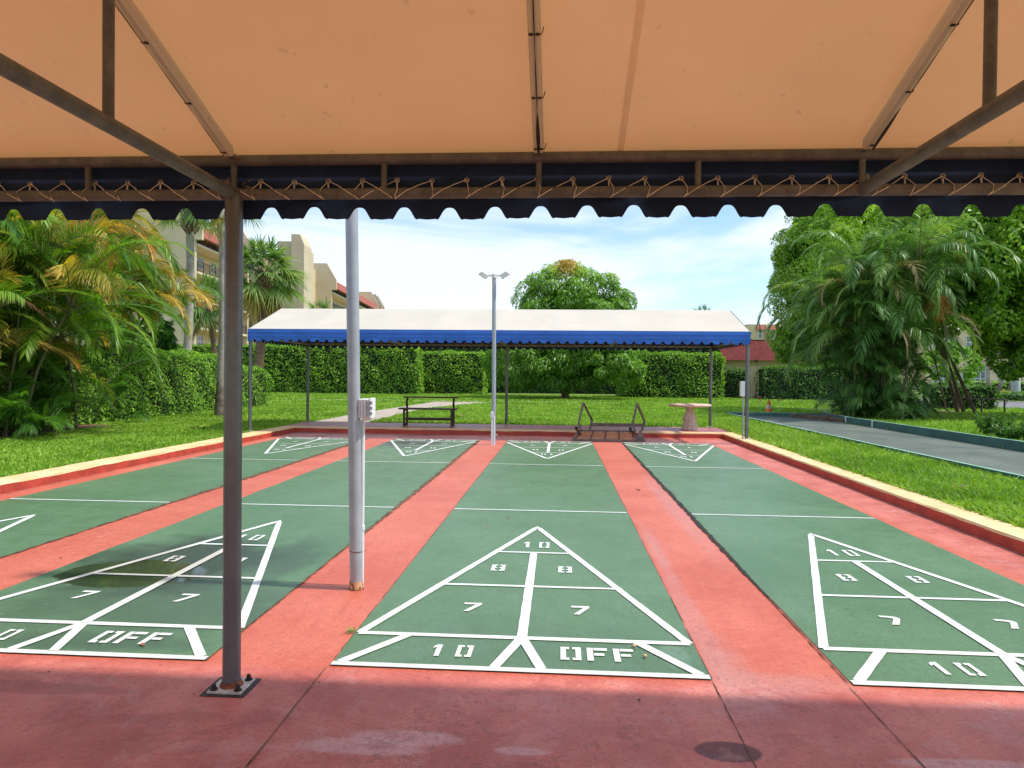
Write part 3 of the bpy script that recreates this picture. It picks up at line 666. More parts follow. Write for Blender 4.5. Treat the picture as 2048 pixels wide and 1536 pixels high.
# ------------------------------------------------------------------ floodlight poles
def flood_pole(x, y, lean, label, near):
    T = thing('floodlight_pole', label, 'floodlight pole', (x, y, 0), 'floodlight poles on the red strip left of the middle lane')
    H = 3.46; b = MB(); n = 16
    b.tube([(x+lean*t*H, y, .0+t*H) for t in np.linspace(0, 1, 8)], .041, 28 if near else 18)
    b.build('pole', MT['galv'], T)
    if near:
        q = MB(); q.tube([(x, y, 0.0), (x, y, .055)], .0425, 24, cap=False); q.build('rusted_foot', MT['cream'], T)
        q = MB(); rr = random.Random(9)
        for _ in range(26):
            a_ = rr.uniform(0, 6.28); r_ = .0432; z_ = rr.uniform(.0, .05)
            p = Vector((x+r_*math.cos(a_), y+r_*math.sin(a_), z_)); q.lathe([(.009, 0), (.007, .016)], p-Vector((.006*math.cos(a_), .006*math.sin(a_), 0)), 7)
        q.lathe([(.052, .0), (.048, .006)], (x, y, .001), 18); q.build('rust_flakes', MT['rust'], T)
        q = MB(); q.tube([(x+lean*.27, y, .255), (x+lean*.3, y, .275)], .0428, 24, cap=False); q.build('joint_ring', MT['galv'], T)
        q = MB(); q.tube([(x+lean*.27-.0005, y, .250), (x+lean*.27, y, .255)], .0432, 24, cap=False); q.build('seam_line', MT['rust'], T)
    cx, cy = (x+.019, y+.062) if near else (x-.034, y-.055)
    q = MB(); q.tube([(cx, cy, .0), (cx, cy, 1.12 if near else .62)], .014, 12); q.tube([(cx, cy, .38), (cx, cy, .41)], .018, 12)
    if not near: q.tube([(cx+.042, cy+.02, .0), (cx+.042, cy+.02, .60)], .012, 12)
    q.build('conduit', MT['conduit'], T)
    if near:
        q = MB(); X0, Z0 = x+.012, 1.135
        q.box(X0, X0+.070, y-.03, y+.075, Z0, Z0+.125); q.box(X0+.070, X0+.088, y-.036, y+.08, Z0-.004, Z0+.131); q.box(X0+.02, X0+.07, y-.02, y+.06, Z0-.02, Z0)
        bx = q.build('junction_box', MT['conduit'], T, .006)
        q = MB()
        for zz in (.02, .055, .09): q.box(X0+.06, X0+.096, y-.041, y-.036, Z0+zz, Z0+zz+.02)
        for xx in (.012, .032, .052): q.box(X0+xx, X0+xx+.004, y-.034, y-.030, Z0+.005, Z0+.12)
        q.build('cover_clips', MT['galv'], bx)
    else:
        q = MB(); q.box(cx-.028, cx+.028, cy-.035, cy+.035, .56, .68); q.build('junction_box', MT['conduit'], T, .006)
    tx = x+lean*H
    q = MB(); q.bar((tx-.13, y, H-.01), (tx+.13, y, H-.01), .03, .03); q.tube([(tx, y, H-.06), (tx, y, H+.02)], .05, 16); q.build('cross_arm', MT['lampw'], T)
    for sd in (-1, 1):
        c = Vector((tx+sd*.21, y, H+.02)); rot = Matrix.Rotation(sd*R(-32), 4, 'Y') @ Matrix.Rotation(R(22), 4, 'X')
        Tm = Matrix.Translation(c) @ rot
        q = MB()
        vs = [Tm @ Vector(v) for v in ((-.10, -.08, -.045), (.10, -.08, -.045), (.10, .08, -.045), (-.10, .08, -.045), (-.06, -.045, .045), (.06, -.045, .045), (.06, .045, .045), (-.06, .045, .045))]
        q.add(vs, [(0, 3, 2, 1), (4, 5, 6, 7), (0, 1, 5, 4), (1, 2, 6, 5), (2, 3, 7, 6), (3, 0, 4, 7)])
        fl = q.build('floodlight', MT['lampw'], T, .008)
        q = MB(); q.box(-.085, .085, -.066, .066, -.052, -.047, T=Tm); q.build('lens', MT['lens'], fl)
        q = MB(); q.bar((tx+sd*.13, y, H-.01), tuple(c-Vector((0, 0, .03))), .018, .018); q.build('bracket', MT['lampw'], fl)
flood_pole(-1.14, 1.22, -.020, 'near grey pole with a flaking rusty foot, rising behind the valance beside the middle lane', True)
flood_pole(-1.13, 10.95, -.006, 'distant grey pole topped by two white floodlights, before the far canopy', False)

# ------------------------------------------------------------------ benches, table, cone, markers
def frameparts(T, mat, pts_list, name='leg', w=.05, h=.045):
    for pl in pts_list:
        b = MB()
        for p, q in zip(pl[:-1], pl[1:]): b.bar(p, q, w, h, up=(1, 0, 0))
        b.build(name, mat, T, .004)
T = thing('bench', 'dark brown bench standing upright on the platform, left of the distant pole', 'bench', (-3.15, 14.6, .116))
z0 = .118; yf, yr = 14.35, 14.72; xl, xr = -3.74, -2.52
for x in (xl, xr):
    b = MB(); b.bar((x, yf, z0), (x, yf, z0+.41), .045, .05, up=(1, 0, 0)); b.build('leg', MT['wood'], T, .004)
    b = MB(); b.bar((x+.0, yr, z0), (x, yr, z0+.46), .045, .05, up=(1, 0, 0)); b.bar((x, yr, z0+.46), (x, yr-.05, z0+.56), .045, .05, up=(1, 0, 0)); b.bar((x, yr-.05, z0+.56), (x, yr+.03, z0+.70), .045, .05, up=(1, 0, 0)); b.build('leg', MT['wood'], T, .004)
    b = MB(); b.box(x-.03, x+.03, yf+.02, yr-.02, z0, z0+.06); b.build('foot_rail', MT['wood'], T)
    b = MB(); b.box(x-.02, x+.02, yf, yr, z0+.37, z0+.41); b.build('side_rail', MT['wood'], T)
b = MB(); b.box(xl, xr, yf+.16, yf+.20, z0+.13, z0+.20); b.build('stretcher', MT['wood'], T)
for k in range(4):
    b = MB(); b.box(xl-.14, xr+.10, yf-.06+k*.105, yf+.035+k*.105, z0+.412, z0+.447); b.build('seat_slat', MT['wood'], T, .004)
for k in range(2):
    b = MB(); b.box(xl-.09, xr+.12, yr-.09+k*.10, yr+.0+k*.10, z0+.70, z0+.735); b.build('back_slat', MT['wood'], T, .004)

T = thing('bench', 'overturned brown bench lying on its slatted seat at the far end of the courts', 'bench', (1.2, 12.6, .0))
# slatted panel lying on the floor, its far edge leaning on the step
A = Vector((.50, 12.05, .03)); B = Vector((1.86, 12.05, .03)); D1 = Vector((.68, 12.98, .155)); E1 = Vector((1.94, 12.98, .155))
A, B, D1, E1 = Vector((.52, 12.06, .03)), Vector((1.86, 12.06, .03)), Vector((.66, 12.98, .16)), Vector((1.93, 12.98, .16))
def lerp2(u, v): return A.lerp(B, u).lerp(D1.lerp(E1, u), v)
b = MB(); b.bar(lerp2(0, 0), lerp2(1, 0), .05, .045); b.bar(lerp2(0, 1), lerp2(1, 1), .05, .045); b.bar(lerp2(0.0, 0), lerp2(0.0, 1), .06, .045); b.bar(lerp2(1, 0), lerp2(1, 1), .06, .045)
b.build('seat_frame', MT['wood2'], T, .004)
for k in range(6):
    b = MB(); v_ = .12+.15*k; b.bar(lerp2(.06, v_), lerp2(.94, v_), .105, .02); b.build('seat_slat', MT['slat'], T)
b = MB()
for u_ in (.27, .50, .73): b.bar(lerp2(u_, .03)+Vector((0, 0, .022)), lerp2(u_, .97)+Vector((0, 0, .022)), .022, .014)
b.build('cross_wire', MT['dark'], T)
for dx in (0, 1.235):
    b = MB(); P_ = [(.70+dx, 12.88, .18), (.655+dx, 12.96, .36), (.76+dx, 13.1, .80), (.985+dx, 13.5, .37), (.92+dx, 13.46, .14)]
    for p, q in zip(P_[:-1], P_[1:]): b.bar(p, q, .05, .055, up=(0, 1, 0))
    b.build('leg', MT['wood2'], T, .004)
    b = MB(); b.lathe([(.035, 0), (.035, .06)], (.60+dx, 12.93, .20), 12); b.bar((.58+dx, 12.9, .22), (.70+dx, 12.5, .10), .03, .03); b.build('hinge', MT['dark'], T)
b = MB(); b.box(.95, 2.18, 13.44, 13.50, .235, .315); b.build('stretcher', MT['wood2'], T, .004)
b = MB(); b.prism([(1.86, 12.2, .0), (2.10, 12.2, .0), (2.08, 12.2, .03), (1.995, 12.2, .245), (1.965, 12.2, .245)], (0, 0, 0), (0, .06, 0)); b.build('arm', MT['wood2'], T)
b = MB(); b.prism([(1.93, 12.26, .003), (2.07, 12.26, .003), (1.985, 12.26, .20)], (0, .0, 0), (0, .22, 0)); b.build('back_panel', MT['kerb_red'], T)

T = thing('pedestal_table', 'round pinkish cast stone table on a flared pedestal under the far canopy', 'table', (3.44, 14.4, .116))
b = MB(); b.lathe([(.36, .0), (.50, .006), (.525, .025), (.525, .052), (.50, .066), (0.02, .068)], (3.44, 14.4, .69+.0), 48); b.build('tabletop', MT['stone'], T)
b = MB(); b.lathe([(.215, .0), (.215, .045), (.18, .06), (.185, .11), (.20, .13), (.19, .16), (.155, .18), (.16, .22), (.175, .26), (.165, .30), (.125, .38), (.10, .46), (.095, .50), (.11, .54), (.15, .57), (.17, .576)], (3.44, 14.4, .116), 10, sm=False); b.build('pedestal', MT['stone'], T)

T = thing('traffic_cone', 'faded orange traffic cone on the lawn between two thin marker stakes', 'traffic cone', (8.25, 24.3, .1))
b = MB(); cx, cy = 8.25, 24.3
b.box(cx-.17, cx+.17, cy-.17, cy+.17, .1, .125); b.build('base', MT['conew'], T, .01)
b = MB(); b.lathe([(.12, 0), (.105, .12)], (cx, cy, .125), 20); b.lathe([(.075, .27), (.035, .44), (.03, .45)], (cx, cy, .125), 20); b.build('cone_body', MT['cone'], T)
b = MB(); b.lathe([(.105, .12), (.075, .27)], (cx, cy, .125), 20); b.build('band', MT['conew'], T)
for (sx, sy, h, ring2, lab) in ((8.13, 25.0, .50, True, 'white marker stake with two red rings left of the cone'), (8.72, 24.5, .60, False, 'thin marker stake with one red ring right of the cone')):
    T = thing('marker_stake', lab, 'marker stake', (sx, sy, .1))
    b = MB(); b.tube([(sx, sy, .1), (sx-.05 if ring2 else sx, sy, .1+h*.8)], .011, 8); b.build('stake', MT['stakew'], T)
    for k in range(2 if ring2 else 1):
        g = MB(); zc = .1+h*.82+k*.13; xc = sx-(.05 if ring2 else 0)
        g.tube([(xc+.055*math.cos(a), sy, zc+.045*math.sin(a)) for a in np.linspace(0, 2*math.pi, 17)], .013, 8, cap=False); g.build('ring', MT['redp'], T)

# electric box on the far canopy's right post
T = thing('meter_box', 'slim white electrical box strapped to the far canopy right front post', 'electrical box', (4.10, 11.97, 1.18))
b = MB(); b.box(4.055, 4.135, 11.93, 12.05, 1.03, 1.345); b.build('housing', MT['conduit'], T, .006)
b = MB(); b.box(4.050, 4.140, 11.922, 11.930, 1.025, 1.350); b.build('cover', MT['conduit'], T, .003)
b = MB(); b.tube([(4.125, 12.01, .13), (4.125, 12.01, 1.03)], .016, 10); b.build('conduit', MT['galv'], T)

# ------------------------------------------------------------------ bocce court, paths, road, beds
def sheet(name, pts, z, mat, kind='structure'):
    b = MB(); b.add([(x, y, z) for x, y in pts], [tuple(range(len(pts)))]); o = b.build(name, mat)
    o['kind'] = kind; return o
BL = [(6.13, -6), (6.12, 6), (6.08, 11.4), (5.98, 21.3)]; BR = [(9.15, 21.3), (8.70, 17.9), (8.72, 14.7), (8.75, 10.4), (8.8, -6)]
sheet('bocce_court_surface', BL+BR, .107, MT['bocce'])
def boards(label, pts, hgt, th, seams=()):
    T = thing('edging_board', label, 'edging board', (*pts[0], .1))
    b = MB(); c = MB()
    for (x0, y0), (x1, y1) in zip(pts[:-1], pts[1:]):
        b.bar((x0, y0, .1+hgt/2), (x1, y1, .1+hgt/2), th, hgt, up=(0, 0, 1)); c.bar((x0, y0, .1+hgt+.004), (x1, y1, .1+hgt+.004), th+.004, .008, up=(0, 0, 1))
    b.build('board', MT['bboard'], T); c.build('top_edge', MT['bcap'], T)
    for (x, y) in seams:
        q = MB(); q.box(x-.035, x-.022, y-.03, y+.03, .11, .1+hgt-.002); q.build('seam_mark', MT['conduit'], T)
boards('near left teal board edging the grey bocce court beside the grass strip', BL, .10, .04)
boards('teal board with white seam marks along the right side of the bocce court', [(9.17, 21.3), (8.73, 17.9), (8.75, 14.7), (8.78, 10.4), (8.83, -6)], .19, .04, ((8.78, 18.3), (8.73, 16.4)))
boards('short teal board across the far end of the bocce court', [(5.96, 21.34), (9.19, 21.34)], .13, .04)
sheet('path', [(-6.5, 15.33), (-5.0, 15.33), (-5.05, 19), (-4.9, 24), (-4.0, 28), (-2.6, 30.6), (-5.8, 30.6), (-6.2, 24.5), (-6.5, 19)], .105, MT['conc'])
sheet('path', [(-40, 30.61), (3.2, 31.6), (3.2, 32.5), (-40, 31.5)], .105, MT['conc'])
sheet('road', [(15, 29.0+6), (60, 10), (200, -30), (200, -20), (60, 22), (24.5, 43), (10, 50), (4, 50)], .105, MT['asph'])
bm_ = [(-9.4, 9.0), (-9.2, 10.6), (-9.5, 12.0), (-10.6, 13.2), (-12.6, 13.6), (-15, 12), (-15, 7), (-11, 7.2)]
sheet('mulch_bed', bm_, .106, MT['mulch'])
sheet('mulch_bed', [(10.3, 22.6), (11.0, 20.6), (13.2, 20.2), (17.5, 23.6), (18.2, 26.5), (16, 28), (11, 25)], .106, MT['mulch'])
# white stripe edges along the road kerb
b = MB(); b.bar((12.0, 47.5, .12), (24.2, 43.4, .12), .25, .06); b.bar((24.2, 43.4, .12), (60, 22.2, .12), .25, .06); struct(b.build('road_edge', MT['conc']))

# ------------------------------------------------------------------ vegetation helpers
def nrm(a): return a/np.maximum(np.linalg.norm(a, axis=-1, keepdims=True), 1e-6)
def leaf_quads(P, N, T, ln, wd):
    """kite shaped leaf at each P: face normal N, long axis T"""
    N = nrm(N); T = nrm(T-N*(T*N).sum(1, keepdims=True)); S = np.cross(N, T)
    ln = np.broadcast_to(ln, (len(P),))[:, None]; wd = np.broadcast_to(wd, (len(P),))[:, None]
    a = P; b_ = P+T*ln*.45+S*wd*.5+N*ln*.06; c = P+T*ln-N*ln*.08; d = P+T*ln*.45-S*wd*.5+N*ln*.06
    V = np.stack([a, b_, c, d], 1).reshape(-1, 3); F = np.arange(len(P)*4).reshape(-1, 4)
    return V, F
def blades(P, T, ln, wd, droop, seg=2):
    """tapering strips from P along T with gravity droop. returns V, F(quads)"""
    n = len(P); T = nrm(T); S = nrm(np.cross(T, np.array([0, 0, 1.0])+rng.normal(0, .25, (n, 3))))
    ln = np.broadcast_to(ln, (n,))[:, None]; wd = np.broadcast_to(wd, (n,))[:, None]; droop = np.broadcast_to(droop, (n,))[:, None]
    rows = []
    for k in range(seg+1):
        t = k/seg; c = P+T*ln*t; c = c-np.array([0, 0, 1.0])*ln*droop*t*t
        w_ = wd*(0.55+0.9*t if t < .35 else (1-t)*1.35+.04)*.5
        rows += [c-S*w_, c+S*w_]
    V = np.stack(rows, 1).reshape(-1, 3); m = 2*(seg+1)
    base = np.arange(n)[:, None]*m; F = []
    for k in range(seg): F.append(np.concatenate([base+2*k, base+2*k+1, base+2*k+3, base+2*k+2], 1))
    return V, np.concatenate(F, 0)
def leaf_dirs(n): return nrm(rng.normal(0, 1, (n, 3)))

def grass_patch(region, n, hgt, wid, name, label_kind=None, spread=.45):
    """region(n)-> xy points"""
    XY = region(n); n = len(XY)
    P = np.concatenate([XY, np.full((n, 1), .098)], 1)
    T = np.stack([rng.normal(0, spread, n), rng.normal(0, spread, n), np.ones(n)], 1)
    h = hgt*rng.uniform(.45, 1.3, n)*(1+.10*np.sin(P[:, 0]*5+np.sin(P[:, 1]*3)*2)); 
    T = nrm(T); S = nrm(np.stack([rng.normal(0, 1, n), rng.normal(0, 1, n), np.zeros(n)], 1)); w_ = wid*rng.uniform(.7, 1.3, n)[:, None]
    a = P-S*w_/2; c = P+S*w_/2; m = P+T*h[:, None]*.6; tip = P+T*h[:, None]+np.stack([rng.normal(0, .3, n), rng.normal(0, .3, n), np.zeros(n)], 1)*h[:, None]
    V = np.stack([a, c, m+S*w_*.4, tip, m-S*w_*.4], 1).reshape(-1, 3)
    b0 = np.arange(n)[:, None]*5
    F = np.concatenate([b0, b0+1, b0+2, b0+4], 1); F2 = np.concatenate([b0+4, b0+2, b0+3, b0+3], 1)
    # second face as a thin quad via duplicated tip
    V = np.stack([a, c, m+S*w_*.4, tip+S*w_*.03, tip-S*w_*.03, m-S*w_*.4], 1).reshape(-1, 3); b0 = np.arange(n)[:, None]*6
    F = np.concatenate([np.concatenate([b0, b0+1, b0+2, b0+5], 1), np.concatenate([b0+5, b0+2, b0+3, b0+4], 1)], 0)
    o = np_mesh(name, V, F, MT['grass']); o['kind'] = 'stuff'; o['label'] = label_kind or 'mown green lawn grass'; o['category'] = 'grass'
    return o
def rect(x0, x1, y0, y1, dens_pow=0.0, excl=None):
    def f(n):
        x = rng.uniform(x0, x1, n); y = y0+(y1-y0)*rng.uniform(0, 1, n)**(1+dens_pow)
        XY = np.stack([x, y], 1)
        if excl is not None: XY = XY[~excl(XY)]
        return XY
    return f
def in_poly(XY, poly):
    x, y = XY[:, 0], XY[:, 1]; c = np.zeros(len(XY), bool); n = len(poly)
    for i in range(n):
        x0, y0 = poly[i]; x1, y1 = poly[(i+1) % n]
        if y0 == y1: continue
        c ^= ((y0 > y) != (y1 > y)) & (x < (x1-x0)*(y-y0)/(y1-y0)+x0)
    return c
bopoly = BL+BR
PATHS = [[(-6.5, 15.33), (-5.0, 15.33), (-5.05, 19), (-4.9, 24), (-4.0, 28), (-2.6, 30.6), (-5.8, 30.6), (-6.2, 24.5), (-6.5, 19)], [(-40, 30.61), (3.2, 31.6), (3.2, 32.5), (-40, 31.5)]]
ex_back = lambda XY: in_poly(XY, PATHS[0]) | in_poly(XY, PATHS[1]) | in_poly(XY, bopoly)
grass_patch(rect(4.30, 6.10, 1.2, 9.0), 60000, .10, .020, 'grass', 'coarse bright grass on the strip between right kerb and bocce court', .95)
grass_patch(rect(4.33, 6.0, 9.0, 21.5), 36000, .12, .022, 'grass', 'coarse bright grass on the strip between right kerb and bocce court', .8)
grass_patch(rect(-10.5, -6.58, 3, 15.2), 52000, .06, .022, 'grass', 'mown lawn left of the courts')
grass_patch(rect(-13.5, -10.0, 7, 26, excl=lambda XY: in_poly(XY, bm_)), 24000, .065, .028, 'grass', 'mown lawn left of the courts')
grass_patch(rect(-13, 10.5, 15.36, 28, .1, ex_back), 72000, .06, .035, 'grass', 'sunny lawn behind the far canopy')
grass_patch(rect(-20, 18, 28, 44, .1, ex_back), 52000, .08, .06, 'grass', 'sunny lawn behind the far canopy')
grass_patch(rect(8.75, 18, 6, 26, excl=ex_back), 40000, .075, .03, 'grass', 'lawn right of the bocce court')
grass_patch(rect(17, 32, 20, 40, excl=lambda XY: in_poly(XY, [(15, 35), (60, 10), (60, 22), (24.5, 43), (10, 50)])), 24000, .09, .06, 'grass', 'lawn right of the bocce court')

def hedge(label, x0, x1, y0, y1, top, leaf, dens, mat='hedge', lump=.16, group=None):
    T = thing('hedge', label, 'hedge', ((x0+x1)/2, (y0+y1)/2, .1), group)
    b = MB(); i_ = .16; b.box(x0+i_, x1-i_, y0+i_, y1-i_, .1, top-i_); b.build('dark_core', MT['core'], T)  # solid near-black box filling the hedge behind its leaves
    Ps, Ns = [], []
    def face(n, f, nr):
        uv = rng.uniform(0, 1, (n, 2)); P = f(uv); Ps.append(P); Ns.append(np.tile(np.array(nr, float), (n, 1)))
    X, Y, Z = x1-x0, y1-y0, top-.1
    face(int(X*Z*dens), lambda uv: np.stack([x0+uv[:, 0]*X, np.full(len(uv), y0), .12+uv[:, 1]*Z], 1), (0, -1, 0))
    face(int(X*Y*dens), lambda uv: np.stack([x0+uv[:, 0]*X, y0+uv[:, 1]*Y, np.full(len(uv), top)], 1), (0, 0, 1))
    face(int(Y*Z*dens), lambda uv: np.stack([np.full(len(uv), x1), y0+uv[:, 0]*Y, .12+uv[:, 1]*Z], 1), (1, 0, 0))
    face(int(Y*Z*dens*.5), lambda uv: np.stack([np.full(len(uv), x0), y0+uv[:, 0]*Y, .12+uv[:, 1]*Z], 1), (-1, 0, 0))
    face(int(X*Z*dens*.4), lambda uv: np.stack([x0+uv[:, 0]*X, np.full(len(uv), y1), .12+uv[:, 1]*Z], 1), (0, 1, 0))
    P = np.concatenate(Ps); N = np.concatenate(Ns)
    # round the shoulders and swell the faces with soft lumps
    q = P; l = (np.sin(q[:, 0]*2.1+q[:, 2]*1.7)+np.sin(q[:, 1]*1.9-q[:, 2]*2.6+1)+np.sin(q[:, 0]*4.7+q[:, 1]*3.9+q[:, 2]*4.1))/3
    P = P+N*(l*lump+rng.uniform(-.10, .03, len(P)))[:, None]
    c = np.array([(x0+x1)/2, (y0+y1)/2, top-.45]); 
    edge = np.clip((P[:, 2]-(top-.35))/.35, 0, 1)
    for ax, lo, hi in ((0, x0, x1), (1, y0, y1)):
        d1 = np.clip((P[:, ax]-(hi-.35))/.35, 0, 1)*edge; d2 = np.clip(((lo+.35)-P[:, ax])/.35, 0, 1)*edge
        P[:, ax] -= .14*(d1-d2); P[:, 2] -= .12*(d1+d2)
    n = len(P); Nn = nrm(N+rng.normal(0, .55, (n, 3))+np.array([0, 0, .35])); Tt = nrm(rng.normal(0, 1, (n, 3))+np.array([0, 0, -.6])+N*.3)
    s_ = leaf*rng.uniform(.6, 1.3, n); V, F = leaf_quads(P, Nn, Tt, s_, s_*.62)
    np_mesh('leaves', V, F, MT[mat], T); return T
hedge('bright clipped hedge behind the left palm clump', -13.2, -11.45, 12.6, 21.2, 2.05, .075, 620)
hedge('lower rounded hedge end seen just right of the near canopy post', -13.0, -11.5, 21.3, 24.6, 1.68, .09, 330)
hedge('long tall hedge across the back lawn on the left', -30, -9.0, 42, 43.8, 3.3, .14, 190, 'hedge')
hedge('tall hedge block directly behind the upright bench', -9.75, -5.0, 45.5, 47.5, 3.05, .14, 180, 'hedge')
hedge('dark recessed hedge behind the mango tree', -14, 12, 49, 51, 3.7, .17, 90, 'hedged')
hedge('tall hedge behind the stone table', 3.9, 10.4, 41.0, 43.0, 2.95, .13, 190, 'hedge')
hedge('low hedge piece left of the tan wall pillar', 10.5, 12.2, 42.3, 43.6, 2.0, .13, 150, 'hedged')
hedge('wide hedge behind the orange cone', 12.5, 20.5, 40.0, 41.8, 2.15, .12, 200, 'hedged')
hedge('dark bush behind the leaning palm stems', 16.8, 19.6, 29.0, 30.5, 1.25, .12, 160, 'hedged')
hedge('small low hedge beyond the road at the right edge', 28.8, 38, 44.2, 46, .62, .13, 130, 'hedged')
hedge('row of bushes along the foot of the yellow building', 46, 100, 84, 86, 1.2, .35, 16, 'hedge')
b = MB(); b.box(12.22, 12.6, 41.8, 42.1, .1, 2.0); b.box(12.19, 12.63, 41.77, 42.13, 2.0, 2.08); tag(b.build('wall_pillar', MT['stucco2'], None), 'tan wall pillar standing between two hedges behind the far canopy post', 'pillar')

def frond(P0, az, el, ln, bend, nleaf, lmax, wd, tone, roll=0.0, vee=.35, ldroop=.35, jit=.06):
    """a pinnate palm frond -> V,F,tone for its leaflets and points of its rachis"""
    n = 12; pts = [np.array(P0, float)]; e = el; st = ln/n; jit = .035 if jit == .06 else jit
    h = np.array([math.cos(az), math.sin(az), 0.0])
    for i in range(n):
        e -= bend/n*(.35+1.3*i/n)
        pts.append(pts[-1]+st*(h*math.cos(e)+np.array([0, 0, math.sin(e)])))
    pts = np.array(pts)
    t = np.repeat(np.linspace(.14, .99, nleaf), 2)+rng.normal(0, .004, nleaf*2); t = np.clip(t, 0, .999); sd = np.tile([1., -1.], nleaf)
    f = t*n; i = np.minimum(f.astype(int), n-1); u = (f-i)[:, None]
    P = pts[i]*(1-u)+pts[i+1]*u; tg = nrm(pts[i+1]-pts[i]); side = np.array([-h[1], h[0], 0]); side = np.tile(side, (len(t), 1))
    up = np.cross(side, tg)*-1; up = np.where(up[:, 2:3] < 0, -up, up)
    if roll: side, up = side*math.cos(roll)+up*math.sin(roll), up*math.cos(roll)-side*math.sin(roll)
    D = tg*(.45+.9*t[:, None]**2)+side*sd[:, None]*(1.0-.45*t[:, None])+up*vee+rng.normal(0, jit, (len(t), 3))
    L_ = lmax*(.35+.65*np.sin(np.pi*np.clip(t*.86+.08, 0, 1)))*(1-.35*t)*rng.uniform(.85, 1.1, len(t))
    V, F = blades(P, D, L_, wd, ldroop*rng.uniform(.6, 1.4, len(t)), 3)
    tn = np.repeat(tone+rng.normal(0, .03, len(t))+.08*t, 8); tipf = np.tile(np.repeat(np.array([0, .02, .06, .14]), 2), len(t))
    return V, F, np.clip(tn+tipf*(1 if tone > .45 else .5), 0, 1), pts
def add_fronds(T, name, fr, mat, rmat, wd=.012):
    Vs, Fs, As, o = [], [], [], 0
    b = MB()
    for (V, F, a, pts) in fr:
        Vs.append(V); Fs.append(F+o); As.append(a); o += len(V)
        b.tube([tuple(p) for p in pts[::2]], [wd*(1-.8*k/6) for k in range(7)], 5, cap=False)
    np_mesh(name, np.concatenate(Vs), np.concatenate(Fs), MT[mat], T, {'tone': np.concatenate(As)})
    b.build('frond_stalks', MT[rmat], T)
def areca(label, stems, nf, ln, low, mat, lmax, wd, tones, bend, cmat='cane', fr_extra=(), name='areca_palm', lowh=1.6, lowr=.35, ldr=.35, xmax=99, lowk=1.0, roll=.8):
    bx = sum(s[0] for s in stems)/len(stems); by = sum(s[1] for s in stems)/len(stems)
    T = thing(name, label, 'palm', (bx, by, .1)); fr = []; b = MB()
    for (x, y, h, dx, dy) in stems:
        pts = [(x+dx*t*t, y+dy*t*t, .1+h*t) for t in (0, .25, .5, .75, 1)]
        b.tube(pts, [.036, .032, .03, .028, .025], 8)
        P0 = np.array(pts[-1]); a0 = rng.uniform(0, 6.28)
        for k in range(nf):
            az = a0+k*2.4+rng.normal(0, .2); el = rng.uniform(.25, 1.35) if k > 1 else 1.4
            tn = tones(az, P0, k)
            fr.append(frond(P0-np.array([0, 0, rng.uniform(0, .2)]), az, el, ln*rng.uniform(.75, 1.15), bend*rng.uniform(.75, 1.2), 60, lmax, wd, tn, rng.normal(0, roll), .25, ldr))
    for k in range(low):
        s_ = stems[k % len(stems)]; az = rng.uniform(0, 6.28)
        if s_[0] > xmax: continue
        P0 = np.array([s_[0]+rng.normal(0, lowr), s_[1]+rng.normal(0, lowr), .12]); hh = rng.uniform(0, lowh) if k % 3 else 0
        fr.append(frond(P0+np.array([0, 0, hh]), az, rng.uniform(.7, 1.35), lowk*ln*rng.uniform(.5, .85), bend*.8, 44, lmax*.85, wd, rng.uniform(.0, .35), rng.normal(0, .7), .25, ldr))
    for f in fr_extra: fr.append(frond(*f[:-1], rng.normal(0, .2)) if False else frond(*f))
    b.build('canes', MT[cmat], T); add_fronds(T, 'fronds', fr, mat, cmat)
    return T
def tones_left(az, P0, k):
    r_ = rng.random()
    if r_ < .68: return rng.uniform(.15, .5)
    if r_ < .88: return rng.uniform(.50, .72)
    return rng.uniform(.72, .92)
st = [(-11.7+rng.uniform(-1.3, 1.3), 10.6+rng.uniform(-1.3, 1.3), rng.uniform(1.2, 4.8), rng.normal(0, .5), rng.normal(0, .45)) for _ in range(24)]
ex = [((-10.3, 9.4, 3.0), -1.2, 1.1, 1.9, 2.9, 54, .60, .030, .68, .7), ((-11.2, 9.3, 3.5), -1.9, .9, 1.9, 2.9, 54, .60, .030, .62, -.6), ((-9.9, 10.3, 3.1), -.3, .8, 1.9, 2.4, 54, .60, .030, .60, .9), ((-11.9, 9.2, 3.1), 2.9, .8, 2.1, 2.6, 54, .60, .030, .70, .5), ((-10.0, 11.0, 4.0), -.6, .7, 2.2, 2.5, 54, .60, .030, .72, .8), ((-11.6, 9.0, 2.6), -1.5, .9, 1.9, 2.9, 54, .60, .030, .76, .9), ((-10.6, 9.2, 4.2), -1.0, .8, 1.8, 2.3, 54, .60, .030, .45, -.8), ((-11.0, 9.2, 2.2), -1.3, 1.0, 1.7, 2.5, 54, .55, .030, .80, .8), ((-12.2, 9.0, 4.2), -1.6, .8, 1.9, 2.7, 54, .6, .030, .74, -.9)]
areca('large areca palm clump with yellow and rust tipped fronds at the left edge', st, 14, 2.4, 380, 'areca', .60, .026, tones_left, 1.65, fr_extra=ex, lowh=3.0, ldr=.25, xmax=-10.3, lowk=.85)
st = [(-12.5+rng.uniform(-.9, .8), 14.6+rng.uniform(-1.0, 1.0), rng.uniform(2.9, 5.2), rng.normal(.2, .35), rng.normal(0, .4)) for _ in range(11)]
def tones_gold(az, P0, k):
    r_ = rng.random()
    return rng.uniform(.2, .5) if r_ < .45 else rng.uniform(.52, .80)
areca('golden fronded areca palm behind the clipped hedge', st, 17, 2.3, 60, 'areca', .6, .028, tones_gold, 1.9, lowk=.5, lowh=3.9, ldr=.3)
st = [(-15.4+rng.uniform(-1.6, 1.2), 11+rng.uniform(-2, 2), rng.uniform(2.5, 5.0), rng.normal(0, .4), rng.normal(0, .4)) for _ in range(10)]
